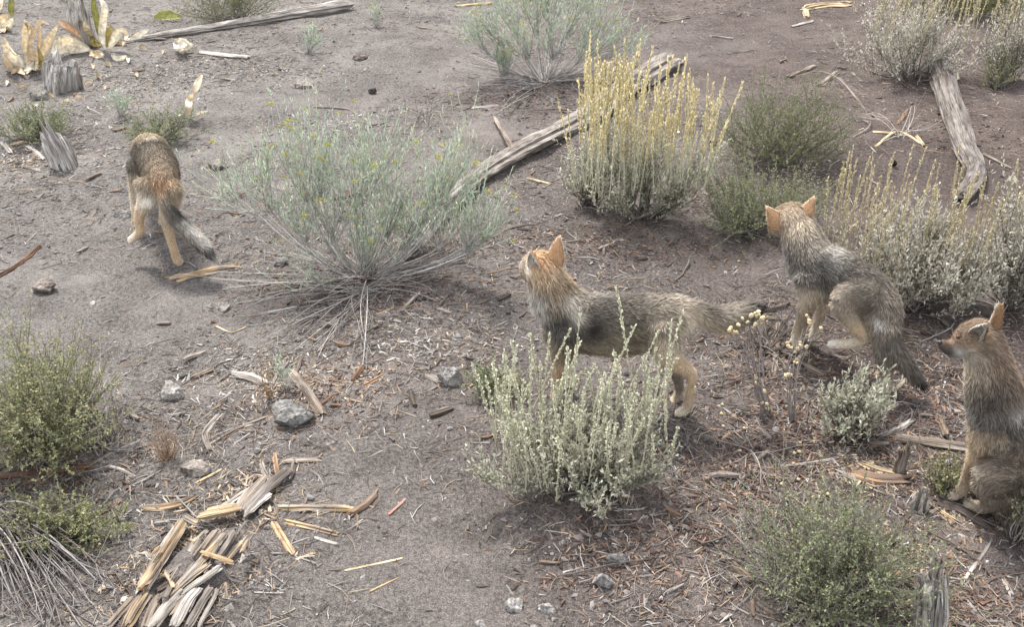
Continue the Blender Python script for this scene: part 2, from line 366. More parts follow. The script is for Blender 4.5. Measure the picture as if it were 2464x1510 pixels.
for kind in ('chip', 'stick', 'stone'):
    nm, lb, ct, gp, n, Sr = INFO[kind]; protos = []
    for k, (V, Fq) in enumerate(single_meshes(kind, 14, rng)):
        c = pick_cols(rng, 1, PAL[kind])[0]
        cc = np.tile(c, (len(V), 1))
        o = mk(nm, V, Fq, M_WOOD if kind == 'chip' else (M_ROCK if kind == 'stone' else M_STEM), col=cc, attrs={'grain': V*.08+k*.37}, smooth_shade=(kind == 'stick')); protos.append(o)
    # place in view only
    x, y = scatter(rng, n*2); keep = np.abs(x) < .53*y+.25; x, y = x[keep][:n], y[keep][:n]
    for i in range(len(x)):
        o = protos[i] if i < 14 else protos[i % 14].copy()
        if i >= 14: C.objects.link(o)
        s = rng.uniform(*Sr)*rng.uniform(.6, 1.0); o.scale = (s, s, s)
        o.rotation_euler = (rng.normal(0, .12), rng.normal(0, .07), rng.uniform(0, 6.28))
        o.location = (x[i], y[i], float(hgt(x[i], y[i])) + {'chip': .05, 'stick': .022, 'stone': .08}[kind]*s + .003)
        tag(o, lb, ct, gp)

# ------------------------------------------------------------------ wood: logs, slabs, branches
WCOL = {'grey': ((.235, .22, .21), (.17, .155, .145)), 'gold': ((.38, .285, .18), (.20, .18, .16)), 'white': ((.38, .365, .35), (.26, .25, .24)),
        'dark': ((.085, .072, .066), (.12, .10, .09)), 'brown': ((.16, .095, .06), (.12, .08, .06)), 'red': ((.24, .16, .105), (.15, .115, .095)),
        'tan': ((.235, .20, .17), (.18, .16, .145)), 'cream': ((.52, .44, .30), (.38, .30, .20)), 'pale': ((.46, .45, .44), (.31, .30, .295)), 'rot': ((.29, .225, .15), (.19, .175, .16)), 'bark': ((.125, .115, .11), (.17, .155, .148)), 'pink': ((.40, .19, .17), (.30, .17, .14))}
def cr(P, t):
    """Catmull-Rom through the rows of P at parameter t (0..len-1)"""
    P = np.asarray(P, float); n = len(P); i = np.clip(np.floor(t).astype(int), 0, n-2); f = (t-i)[:, None]
    g = lambda k: P[np.clip(k, 0, n-1)]
    p0, p1, p2, p3 = g(i-1), g(i), g(i+1), g(i+2)
    if n == 2: return p1*(1-f)+p2*f
    p0 = np.where((i == 0)[:, None], 2*p1-p2, p0); p3 = np.where((i == n-2)[:, None], 2*p2-p1, p3)
    return .5*((2*p1)+(-p0+p2)*f+(2*p0-5*p1+4*p2-p3)*f**2+(-p0+3*p1-3*p2+p3)*f**3)
def log_mesh(path, rads, seed, flat=1.0, groove=.16, jag=.5, wob=.10, nC=18, nL=None):
    """irregular grooved log through world points; returns verts (relative to first point), faces, grain attr, along 0..1"""
    path = np.asarray(path, float); r = np.random.default_rng(seed)
    n = len(path); L = np.linalg.norm(np.diff(path, axis=0), axis=1).sum()
    rmean = float(np.mean(rads)); nL = nL or int(np.clip(L/(rmean*.8), 8, 44))
    t = np.linspace(0, n-1, nL); P = cr(path, t); R = np.interp(t, np.arange(n), rads)
    T = nrm(np.gradient(P, axis=0)); up = A(0, 0, 1) if abs(T[nL//2, 2]) < .8 else A(0, 1, .2)
    s = nrm(np.cross(np.tile(up, (nL, 1)), T)); u = np.cross(T, s)
    a = np.linspace(0, 2*math.pi, nC, endpoint=False)
    prof = 1 + groove*np.array([r.normal(0, 1) for _ in a])*.6
    for _ in range(int(r.integers(1, 3))): prof[r.integers(0, nC)] -= groove*1.8
    prof = np.clip(prof, .5, 1.4)
    sl = np.linspace(0, L, nL)
    ns = vnoise(np.stack([np.repeat(sl[:, None]/(rmean*3.5), nC, 1), np.tile(np.cos(a)*1.7, (nL, 1)), np.tile(np.sin(a)*1.7, (nL, 1))+seed], -1), seed)
    n3 = vnoise(np.stack([np.repeat(sl[:, None]/(rmean*1.6), nC, 1), np.tile(np.cos(a)*6, (nL, 1)), np.tile(np.sin(a)*6, (nL, 1))+seed], -1), seed+5)
    rr = R[:, None]*prof[None]*(1+wob*ns*1.6+groove*.7*n3)
    ends = np.zeros((nL, nC))
    e0, e1 = r.normal(0, 1, nC), r.normal(0, 1, nC); e0 = (e0+np.roll(e0, 1))*.6; e1 = (e1+np.roll(e1, 1))*.6
    for q, w in ((0, 1.0), (1, .55), (2, .2)):
        if q < nL: ends[q] = e0*w*rmean*jag; ends[nL-1-q] = e1*w*rmean*jag
    rr[0] *= .82; rr[-1] *= .78
    V = P[:, None] + s[:, None]*(rr*np.cos(a))[..., None] + u[:, None]*(rr*np.sin(a)*flat)[..., None] + T[:, None]*ends[..., None]
    V = V.reshape(-1, 3)
    grain = np.stack([np.repeat(sl[:, None], nC, 1), rr*np.cos(a), rr*np.sin(a)], -1).reshape(-1, 3) + A(seed*.731 % 9, 0, 0)
    i = np.arange(nL-1)[:, None]*nC; j = np.arange(nC)[None]; j2 = (j+1) % nC
    Fq = np.stack([i+j, i+j2, i+nC+j2, i+nC+j], -1).reshape(-1, 4)
    c0, c1 = len(V), len(V)+1
    V = np.vstack([V, P[0]+T[0]*rmean*.35, P[-1]-T[-1]*rmean*.35]); grain = np.vstack([grain, grain[0]*A(1, 0, 0), grain[-3]*A(1, 0, 0)])
    jj = np.arange(nC); k = (nL-1)*nC
    Ft = np.vstack([np.stack([np.full(nC, c0), (jj+1) % nC, jj], -1), np.stack([np.full(nC, c1), k+jj, k+(jj+1) % nC], -1)])
    al = np.concatenate([np.repeat(np.linspace(0, 1, nL), nC), [0, 1]])
    return V, [Fq, Ft], grain, al
def wood_col(V, grain, style, seed):
    c1, c2 = WCOL[style]; w = smooth(np.clip(.5+.9*fbm(np.stack([grain[:, 0]*9, grain[:, 1]*22, grain[:, 2]*22], -1), seed, 3), 0, 1))[:, None]
    return np.array(c1)*(1-w)+np.array(c2)*w
WSEED = [100]
def wood(name, pts, wpx, style, label, cat='wood', group=None, lift=.35, flat=.8, parent=None, ploc=None, w2=None, heights=None, **kw):
    """pts: picture points on the ground; wpx: width in picture px; lift: centre height in radii; heights: extra metres per point"""
    WSEED[0] += 1; sd_ = WSEED[0]
    P, R = [], []
    for k, (px, py) in enumerate(pts):
        g = G(px, py); f = k/(len(pts)-1); w = wpx if w2 is None else wpx*(1-f)+w2*f
        r = w*mpp(g)/2; g = g+A(0, 0, r*flat*lift*1.0 + (heights[k] if heights else 0)); P.append(g); R.append(r)
    V, Fs, gr, al = log_mesh(P, R, sd_, flat=flat, **kw)
    base = np.array(P[0]) if parent is None else np.array(ploc)
    o = mk(name, V-base, Fs, M_WOOD, parent=parent, loc=base if parent is None else None, col=wood_col(V, gr, style, sd_), attrs={'grain': gr}, smooth_shade=False)
    if parent is None: tag(o, label, cat, group)
    elif label: o['label'] = label
    return o
def rock(px, py, wpx, hpx, label, col=(.24, .235, .23), seed=1, name='rock', dpx=None, cut=.2):
    g = G(px, py); m = mpp(g); r = np.random.default_rng(seed)
    import bmesh
    bm = bmesh.new(); bmesh.ops.create_icosphere(bm, subdivisions=4, radius=1); V = np.array([v.co[:] for v in bm.verts]); Ft = np.array([[v.index for v in f.verts] for f in bm.faces]); bm.free()
    for _ in range(14):
        n = nrm(r.normal(0, 1, 3)); d = r.uniform(.42, .85); e = V@n-d; V = V-np.outer(np.maximum(e, 0), n)*.92
    V *= (1+.16*fbm(V*1.9+seed, seed, 4)+.05*fbm(V*8+seed, seed, 3))[:, None]*1.22
    V *= A(wpx*m/2, (dpx or wpx*.8)*m/2, hpx*m/2*1.15)
    c = np.tile(np.array(col), (len(V), 1))*(1+.25*fbm(V*18, seed, 3))[:, None]
    o = mk(name, V, Ft, M_ROCK, loc=g+A(0, 0, hpx*m*.09), col=c*A(.74, .69, .63), smooth_shade=False)
    return tag(o, label, 'rock')

# ------------------------------------------------------------------ placed logs
wood('fallen_log', [(300, 104), (420, 86), (560, 66), (700, 44), (838, 22)], 15, 'white', 'long pale weathered log lying behind the dry broad leaves', 'log', w2=36, lift=.7, groove=.12, nC=20)
wood('fallen_log', [(985, 620), (1065, 515), (1150, 435), (1235, 382), (1320, 338), (1420, 285), (1520, 215), (1622, 150)], 44, 'grey', 'long weathered log running diagonally behind the two feathery centre shrubs', 'log', w2=64, lift=.6, groove=.15, flat=.6, nC=22, nL=46, jag=1.2)
wood('log_splinter', [(1560, 212), (1600, 182), (1636, 152)], 16, 'white', 'pale split sliver along the upper end of the diagonal log', 'wood', lift=1.2)
wood('dead_branch', [(1240, 388), (1222, 360), (1205, 325), (1188, 292)], 13, 'tan', 'short broken branch standing up from the diagonal log', 'branch', heights=[.05, .06, .05, .03], w2=8)
wood('fallen_log', [(2252, 168), (2272, 230), (2298, 310), (2322, 380), (2345, 432), (2312, 492)], 56, 'bark', 'grey bark covered log slanting down from the upper right shrub', 'log', w2=40, lift=.7, flat=.9, groove=.14, nC=22, nL=40)
wood('dead_stick', [(2362, 372), (2395, 388), (2432, 408)], 9, 'tan', 'straight grey stick beside the slanting bark covered log', 'stick')
wood('dead_stick', [(-30, 680), (22, 652), (62, 625), (96, 594)], 13, 'brown', 'dark reddish brown curved stick at the left edge', 'stick', nC=10)
wood('split_wood', [(405, 672), (460, 662), (520, 648), (572, 640)], 17, 'gold', 'golden split wood sliver below the tail of the left wolf pup', 'wood', flat=.5, w2=12, jag=1.5)
wood('split_wood', [(424, 680), (470, 668), (520, 658)], 12, 'gold', 'shorter pale sliver beside the golden one under the tail tip', 'wood', flat=.5)
wood('split_wood', [(482, 128), (540, 136), (598, 141)], 17, 'white', 'whitish split stick lying below the long pale log', 'wood', flat=.6)
wood('split_wood', [(1098, 17), (1140, 13), (1186, 8)], 10, 'cream', 'thin cream sliver left of the top centre shrub', 'wood')
wood('split_wood', [(1932, 22), (1980, 14), (2042, 12)], 24, 'cream', 'cream coloured carved looking chunk of wood near the top right shrub', 'wood', flat=.5, jag=1.3, groove=.35)
wood('split_wood', [(1938, 26), (1940, 44)], 13, 'cream', 'stubby cream knob below the carved looking chunk', 'wood')
for pts, w, st, lb in [
    ([(1898, 186), (1958, 160)], 13, 'tan', 'short grey stick left of the top right sagebrush, upper one'),
    ([(1972, 208), (2012, 176)], 15, 'tan', 'short split stick left of the top right sagebrush, lower one'),
    ([(1750, 128), (1818, 122)], 7, 'grey', 'thin grey sliver on the bare soil at top right'),
    ([(1712, 88), (1762, 94)], 8, 'white', 'pale flat sliver on the bare soil at top right'),
    ([(1905, 65), (1955, 52)], 9, 'white', 'pale thin sliver below the cream chunk'),
    ([(1590, 55), (1660, 42)], 12, 'tan', 'dull grey wood sliver behind the diagonal log'),
    ([(1135, 262), (1200, 256)], 10, 'white', 'pale flat sliver under the top centre shrub'),
    ([(1270, 430), (1326, 444)], 8, 'cream', 'thin pale sliver below the diagonal log'),
    ([(643, 755), (712, 741)], 10, 'white', 'pale tapered sliver left of the big feathery shrub'),
    ([(285, 752), (330, 740)], 8, 'tan', 'small flat sliver on the bare soil below the left wolf pup'),
    ([(520, 786), (556, 800), (592, 788)], 5, 'cream', 'thin curved white twig below the big feathery shrub'),
    ([(1000, 890), (1040, 884), (1062, 862)], 9, 'gold', 'forked golden sliver left of the standing wolf pup'),
    ([(1018, 853), (1046, 845)], 9, 'white', 'short pale chip above the forked golden sliver'),
    ([(885, 872), (965, 868)], 6, 'tan', 'thin straight brown sliver in the chip litter'),
    ([(850, 918), (872, 884)], 18, 'brown', 'dark stubby bark chunk in the centre left litter'),
    ([(878, 930), (922, 905)], 14, 'red', 'curled orange brown bark strip in the centre left litter'),
    ([(965, 752), (1012, 705)], 12, 'grey', 'flat grey slab at the foot of the big feathery shrub'),
    ([(905, 760), (945, 742)], 8, 'gold', 'small golden chip at the foot of the big feathery shrub'),
    ([(462, 912), (508, 892)], 15, 'tan', 'striped grey wood chip above the pale round rock'),
    ([(532, 918), (556, 898)], 12, 'grey', 'stubby grey wood chip beside the pale boulder shaped chunk'),
    ([(560, 905), (600, 912), (642, 928)], 26, 'white', 'pale cracked chunk of wood in the centre left litter'),
    ([(655, 935), (672, 905), (690, 885)], 18, 'grey', 'grey broken slab standing among the litter above the dark boulder'),
    ([(700, 895), (732, 935), (775, 1000)], 22, 'tan', 'long grey brown slab leaning beside the dark boulder'),
    ([(760, 985), (800, 955)], 12, 'brown', 'dark brown stub right of the dark boulder'),
    ([(728, 905), (780, 925), (830, 930)], 9, 'tan', 'thin brown sliver pointing right from the leaning slab'),
    ([(530, 1000), (497, 1040), (496, 1062), (506, 1088)], 18, 'grey', 'twisted grey driftwood branch ending at the flat rock'),
    ([(500, 1076), (560, 1040), (642, 1006)], 9, 'tan', 'straight grey brown stick crossing the twisted branch'),
    ([(258, 1124), (290, 1132), (322, 1150)], 9, 'white', 'short whitish stick left of the flat rock'),
    ([(305, 1176), (345, 1158), (388, 1134)], 8, 'white', 'thin pale grey stick pointing at the flat rock'),
    ([(-20, 1150), (70, 1142), (140, 1132), (212, 1128)], 16, 'brown', 'reddish brown rotten branch under the left green shrub'),
    ([(206, 1126), (270, 1092), (350, 1056)], 9, 'grey', 'long bare grey branch reaching out of the left green shrub'),
    ([(80, 1178), (130, 1140)], 5, 'cream', 'thin cream twig under the left green shrub'),
    ([(630, 1122), (636, 1140), (648, 1158)], 14, 'white', 'bright white bone like stick above the wood pile'),
    ([(688, 1113), (772, 1108)], 17, 'tan', 'dark grey stub of branch above the wood pile'),
    ([(660, 1098), (665, 1130), (672, 1162)], 14, 'red', 'upright golden brown bark piece beside the white stick'),
    ([(345, 1226), (400, 1222), (440, 1212), (470, 1196)], 19, 'gold', 'curled golden wood strip left of the wood pile'),
    ([(478, 1162), (536, 1132)], 10, 'gold', 'short golden chip above the curled strip'),
    ([(585, 1195), (622, 1176)], 16, 'red', 'orange brown chunk at the top of the wood pile'),
    ([(375, 1260), (405, 1256)], 18, 'white', 'square white chip beside the wood pile'),
    ([(676, 1226), (760, 1226), (848, 1228)], 19, 'gold', 'straight golden stick lying level right of the wood pile'),
    ([(845, 1240), (880, 1216), (908, 1188)], 20, 'red', 'reddish brown bark strip at the end of the level golden stick'),
    ([(690, 1258), (750, 1272), (814, 1288)], 16, 'gold', 'golden split stick below the level one'),
    ([(658, 1260), (680, 1296), (704, 1334)], 17, 'gold', 'golden split stick pointing down right of the wood pile'),
    ([(700, 1312), (748, 1295)], 7, 'grey', 'thin grey sliver near the downward golden stick'),
    ([(715, 1348), (758, 1332)], 7, 'cream', 'thin cream sliver near the downward golden stick'),
    ([(760, 1296), (815, 1312)], 10, 'white', 'short pale chip right of the wood pile'),
    ([(612, 1428), (680, 1430)], 6, 'white', 'thin pale sliver right of the collapsed log'),
    ([(540, 1402), (545, 1440)], 9, 'gold', 'small golden sliver at the right edge of the collapsed log'),
    ([(328, 1335), (342, 1340)], 14, 'white', 'small white block left of the collapsed log'),
    ([(352, 1332), (362, 1348)], 12, 'white', 'small upright white block left of the collapsed log'),
    ([(290, 1425), (330, 1408)], 5, 'cream', 'thin pale twig left of the collapsed log'),
    ([(935, 1240), (955, 1222), (976, 1202)], 6, 'pink', 'thin pinkish red twig on the bare soil'),
    ([(832, 1374), (890, 1362), (965, 1346)], 5, 'cream', 'long pale straw on the bare soil near the bottom'),
    ([(890, 1425), (960, 1392)], 5, 'gold', 'thin golden straw near the bottom centre'),
    ([(1492, 1196), (1502, 1222), (1506, 1252)], 14, 'tan', 'grey stub of wood below the front silvery shrub'),
    ([(1540, 1250), (1580, 1238)], 7, 'white', 'pale split sliver below the front silvery shrub'),
    ([(2154, 1058), (2230, 1070), (2334, 1084)], 30, 'tan', 'level grey log end left of the sitting wolf pup'),
    ([(2118, 1052), (2160, 1036), (2192, 1016)], 16, 'white', 'shredded whitish wood above the level grey log end'),
    ([(2012, 1136), (2060, 1158)], 14, 'grey', 'grey splinter left of the rotten orange wood'),
    ([(2075, 1118), (2110, 1132), (2150, 1142)], 20, 'cream', 'pale shredded splinter on the rotten orange wood'),
    ([(2060, 1145), (2110, 1158), (2178, 1160)], 34, 'red', 'rotten orange brown wood below the level grey log end'),
    ([(1880, 1124), (1960, 1114), (2020, 1100), (2044, 1080)], 8, 'white', 'curved whitish branch above the lower right shrub'),
    ([(2318, 1400), (2350, 1358), (2374, 1322), (2386, 1296)], 10, 'white', 'bare white stick in front of the sitting wolf pup tail'),
    ([(2262, 1214), (2310, 1230), (2376, 1268)], 30, 'dark', 'dark charred log under the paw of the sitting wolf pup'),
    ([(2262, 1232), (2290, 1250), (2312, 1264)], 12, 'gold', 'golden split face below the dark charred log'),
    ([(2200, 1268), (2232, 1245), (2258, 1222)], 9, 'tan', 'thin grey branch left of the dark charred log'),
    ([(2258, 1334), (2330, 1350)], 8, 'gold', 'thin orange sliver between stump and white stick'),
    ([(2416, 1398), (2434, 1432)], 12, 'white', 'short pale sliver near the lower right corner'),
    ([(2330, 1450), (2364, 1492), (2400, 1498)], 8, 'grey', 'bent grey twig near the lower right corner'),
    ([(1900, 735), (1850, 746), (1800, 742)], 16, 'dark', 'dark dead branch beyond the tail of the standing wolf pup'),
    ([(1862, 900), (1868, 852), (1872, 780)], 12, 'tan', 'grey stick standing behind the dried flower plant'),
    ([(1898, 850), (1938, 880), (1985, 905)], 14, 'tan', 'grey broken stick under the front paws of the stepping wolf pup'),
    ([(1826, 830), (1850, 790)], 20, 'dark', 'dark charred wood chunk behind the dried flower plant'),
    ([(1880, 812), (1900, 790)], 18, 'dark', 'second dark charred chunk nearer the stepping wolf pup'),
    ([(2105, 905), (2125, 870)], 9, 'red', 'reddish bark sliver beside the stepping wolf pup hind paw'),
    ([(2150, 945), (2195, 900)], 12, 'tan', 'grey sliver under the tail of the stepping wolf pup'),
    ([(2105, 355), (2160, 318), (2220, 348)], 7, 'cream', 'pale bent stalk on the soil left of the slanting log'),
    ([(2206, 330), (2222, 352)], 10, 'cream', 'short cream chip left of the slanting log'),
    ([(2098, 318), (2150, 322)], 8, 'cream', 'pale flat chip left of the slanting log'),
    ([(2160, 300), (2185, 265)], 9, 'red', 'reddish dry blade left of the slanting log'),
    ([(760, 258), (835, 262), (862, 278)], 7, 'grey', 'thin grey branch above the big feathery shrub'),
    ([(930, 268), (980, 262), (1060, 270)], 5, 'grey', 'thin twig in the small heap of debris at upper centre'),
    ([(5, 345), (25, 370)], 14, 'white', 'whitish split chunk at the left edge'),
    ([(70, 352), (105, 385)], 12, 'white', 'whitish split chunk left of the lower weathered stump'),
    ([(30, 352), (62, 345)], 14, 'gold', 'small golden chip under the small round shrub'),
    ([(60, 402), (95, 412)], 12, 'white', 'pale rounded chip below the lower weathered stump'),
    ([(125, 430), (205, 440)], 9, 'tan', 'thin brown sliver below the lower weathered stump')]:
    nm = 'log_piece' if w >= 24 else ('split_wood' if w >= 9 else 'wood_sliver')
    wood(nm, pts, w, st, lb, 'wood' if w >= 9 else 'sliver', nC=14 if w > 11 else 9, flat=.65, jag=.9, groove=.22)

# collapsed rotten log, bottom left, splitting into slabs
rl0 = G(430, 1400); rl = empty('rotten_log', rl0, 'collapsed rotten log at the lower left splitting into grey and golden slabs', 'log')
for pts, w, st, hh in [
    ([(448, 1272), (400, 1350), (345, 1436)], 26, 'rot', .06), ([(430, 1282), (385, 1350), (338, 1438)], 14, 'white', .05), ([(528, 1294), (490, 1345), (450, 1400)], 24, 'tan', .05),
    ([(545, 1306), (490, 1372), (425, 1445)], 22, 'rot', .07), ([(564, 1300), (546, 1330), (524, 1362)], 18, 'grey', .05), ([(582, 1320), (562, 1345), (540, 1372)], 12, 'gold', .04),
    ([(492, 1360), (530, 1372), (568, 1386)], 12, 'gold', .10), ([(480, 1305), (462, 1340), (440, 1385)], 14, 'white', .04), ([(505, 1385), (460, 1420), (415, 1462)], 16, 'rot', .08),
    ([(535, 1388), (490, 1420), (445, 1452)], 16, 'white', .07), ([(470, 1365), (430, 1410), (385, 1460)], 20, 'tan', .05), ([(326, 1450), (298, 1480), (262, 1520)], 17, 'tan', .03),
    ([(358, 1442), (335, 1480), (310, 1525)], 28, 'rot', .05), ([(392, 1452), (370, 1490), (355, 1530)], 22, 'tan', .06), ([(440, 1450), (412, 1480), (375, 1530)], 30, 'white', .07),
    ([(482, 1440), (455, 1472), (425, 1530)], 24, 'white', .07), ([(510, 1432), (485, 1470), (455, 1525)], 18, 'grey', .05), ([(525, 1430), (508, 1465), (480, 1520)], 10, 'grey', .03),
    ([(400, 1412), (372, 1425), (345, 1446)], 14, 'red', .09), ([(405, 1405), (418, 1425), (425, 1442)], 10, 'gold', .09), ([(450, 1268), (480, 1285)], 14, 'gold', .08),
    ([(640, 1165), (600, 1205), (575, 1245)], 24, 'tan', .04), ([(690, 1150), (640, 1195), (590, 1250)], 26, 'grey', .05), ([(655, 1205), (630, 1225), (600, 1252)], 14, 'white', .05),
    ([(600, 1188), (560, 1215), (522, 1240)], 11, 'white', .03), ([(482, 1268), (528, 1258), (575, 1248)], 24, 'rot', .07), ([(505, 1252), (540, 1245), (575, 1240)], 12, 'cream', .08)]:
    wood('slab', pts, w*1.08, st, None, parent=rl, ploc=rl0, lift=.3, flat=.45, heights=[hh*.6]*len(pts), nC=14, groove=.22, jag=.55)
rr_ = np.random.default_rng(555)
for k in range(26):
    f = rr_.uniform(0, 1); cx_, cy_ = 520-150*f+rr_.normal(0, 34), 1310+185*f+rr_.normal(0, 16); ln = rr_.uniform(14, 38); an = math.radians(125+rr_.normal(0, 14))
    wood('slab', [(cx_-math.cos(an)*ln, cy_-math.sin(an)*ln), (cx_+math.cos(an)*ln, cy_+math.sin(an)*ln)], rr_.uniform(7, 14), ['rot', 'tan', 'grey', 'rot', 'dark', 'gold'][k % 6], None, parent=rl, ploc=rl0, lift=.3, flat=.6, heights=[rr_.uniform(.015, .07)]*2, nC=10, groove=.25, jag=.9)
mound = G(430, 1410)
# dirt and rot under the slabs
xs = np.linspace(-1, 1, 15); MX, MY = np.meshgrid(xs, xs); ax = nrm((G(330, 1500)-G(560, 1290))[:2]); pe = A(-ax[1], ax[0])
PX = mound[0] + MX*.30*ax[0] + MY*.14*pe[0]; PY = mound[1] + MX*.30*ax[1] + MY*.14*pe[1]
PZ = hgt(PX, PY) - .006 + .05*np.clip(1-MX**2-MY**2, 0, 1) + .01*n2(PX, PY, 30, 4, 2)
ii = np.arange(225).reshape(15, 15); QF = np.stack([ii[:-1, :-1], ii[:-1, 1:], ii[1:, 1:], ii[1:, :-1]], -1).reshape(-1, 4)
mk('rotten_core', np.stack([PX, PY, PZ], -1).reshape(-1, 3)-rl0, QF, M_GROUND, parent=rl)

# weathered stumps (upright broken wood)
def stump(px, py, wpx, hpx, style, label, seed, lean=(0, 0), nspl=7, sp=(.55, 1.1), name='weathered_stump'):
    g = G(px, py); m = mpp(g); r = np.random.default_rng(seed); h = hpx*m/.86
    root = empty(name, g, label, 'stump')
    P = [g+A(0, 0, -.03), g+A(lean[0]*.5*m, lean[1]*.5*m, h*.5), g+A(lean[0]*m, lean[1]*m, h*.86)]
    V, Fs, gr, al = log_mesh(P, [wpx*m*.5, wpx*m*.45, wpx*m*.36], seed, groove=.3, jag=1.2, wob=.18, nC=24, nL=16)
    mk('trunk', V-g, Fs, M_WOOD, parent=root, col=wood_col(V, gr, style, seed), attrs={'grain': gr}, smooth_shade=False)
    for k in range(nspl):
        a = r.uniform(0, 6.28); rr = wpx*m*.42; b = g+A(math.cos(a)*rr, math.sin(a)*rr*.9, -.02); f = r.uniform(*sp)
        t = g+A(lean[0]*m*f+math.cos(a)*rr*.85, lean[1]*m*f+math.sin(a)*rr*.8, h*f)
        V, Fs, gr, al = log_mesh([b, (b+t)/2+r.normal(0, .008, 3), t], [wpx*m*.13, wpx*m*.12, wpx*m*.05], seed+k+1, groove=.25, jag=2, nC=9, nL=9)
        mk('splinter', V-g, Fs, M_WOOD, parent=root, col=wood_col(V, gr, style if r.random() < .7 else 'tan', seed+k), attrs={'grain': gr}, smooth_shade=False)
stump(152, 216, 84, 72, 'pale', 'pale weathered stump chunk under the dry broad leaves', 501, lean=(14, 10), nspl=4, sp=(.4, .8))
stump(156, 402, 60, 78, 'pale', 'pale weathered stump chunk right of the small round shrub', 511, lean=(-20, 12), nspl=4, sp=(.4, .8))
stump(205, 110, 46, 120, 'pale', 'blurred grey stump standing behind the dry broad leaves', 521, lean=(0, 4), nspl=5)
stump(2238, 1530, 74, 165, 'pale', 'jagged shredded grey stump at the lower right', 531, lean=(-28, 10), nspl=11)
stump(2210, 1225, 34, 45, 'white', 'small pale knob of wood behind the lower right shrub', 541, nspl=4)
stump(2163, 1140, 27, 78, 'tan', 'short upright post like stub below the level log end', 551, nspl=4)

# rocks
rock(98, 238, 46, 36, 'grey rock beside the upper weathered stump', seed=2)
rock(735, 208, 42, 20, 'pale flat rock with a dark hollow behind it at upper left centre', (.28, .26, .25), 3)
rock(522, 404, 48, 34, 'grey rock right of the left wolf pup', (.20, .185, .18), 4)
rock(106, 698, 66, 34, 'dull brown rock on the bare soil at the far left', (.20, .18, .17), 5)
rock(225, 731, 13, 13, 'tiny bright white stone on the bare soil', (.7, .7, .7), 6, 'pebble')
rock(405, 955, 60, 50, 'rounded pale grey rock in the left centre', (.33, .33, .335), 7)
rock(705, 1012, 88, 82, 'angular dark grey boulder with a pale top in the left centre', (.20, .205, .21), 8)
rock(1080, 922, 52, 56, 'upright pale grey rock left of the standing wolf pup', (.30, .30, .305), 9)
rock(470, 1138, 72, 34, 'flat grey rock at the foot of the twisted driftwood branch', (.25, .235, .225), 10)
rock(1488, 1352, 54, 38, 'dark grey rock at the bottom centre right, upper one', (.19, .19, .20), 12)
rock(1455, 1405, 52, 56, 'speckled grey rock at the bottom centre right, lower one', (.26, .26, .27), 13)
rock(1240, 1462, 40, 38, 'small pale grey stone near the bottom centre with a dark underside', (.36, .36, .37), 14)
rock(1318, 1468, 46, 26, 'small flat pale stone near the bottom centre', (.38, .38, .39), 15)
rock(1156, 1504, 32, 24, 'small pale stone cut by the bottom edge', (.38, .38, .38), 16)
rock(1718, 362, 26, 46, 'pale brown rock between the yellow stalked and the olive shrub', (.30, .26, .24), 17)
rock(532, 742, 46, 20, 'flat grey stone below the left wolf pup', (.24, .23, .225), 18)
rock(672, 634, 44, 22, 'dull grey stone right of the tail of the left wolf pup', (.19, .19, .19), 19)
rock(895, 224, 24, 16, 'dark stone on the bare soil at upper centre', (.07, .065, .065), 20)
rock(300, 520, 40, 20, 'grey stone left of the hind leg of the left wolf pup', (.2, .2, .2), 22)
rock(1890, 1100, 22, 20, 'small brown stone in the litter below the dried flower plant', (.15, .12, .11), 23)
rock(300, 1446, 20, 16, 'tiny white stone at the lower left', (.6, .6, .6), 24, 'pebble')
rock(870, 140, 34, 18, 'dull brown stone at upper centre', (.17, .15, .14), 25)
# pine cone: overlapping scales round a core
pc = G(2150, 402); pm = mpp(pc); cone = empty('pine_cone', pc, 'small dark pine cone on the soil left of the slanting log', 'pine cone')
Vc, Fc = [], []
for k in range(46):
    f = k/46; a = k*2.4; rr = .028*math.sin(math.pi*(f*.85+.12))*pm/.0045; z = f*.065*pm/.0045
    o_ = A(math.cos(a), math.sin(a), 0); s_ = A(-math.sin(a), math.cos(a), 0); c_ = A(0, 0, z)
    b_ = len(Vc); q = rr*.55
    Vc += [c_+o_*rr*.25-s_*q*.4, c_+o_*rr*.25+s_*q*.4, c_+o_*rr+s_*q*.8+A(0, 0, .006), c_+o_*rr*1.2+A(0, 0, .012), c_+o_*rr-s_*q*.8+A(0, 0, .006)]
    Fc.append((b_, b_+1, b_+2, b_+3, b_+4))
mk('scales', np.array(Vc), np.array(Fc), M_LITTER, parent=cone, col=np.tile(A(.045, .035, .03), (len(Vc), 1)), smooth_shade=False)

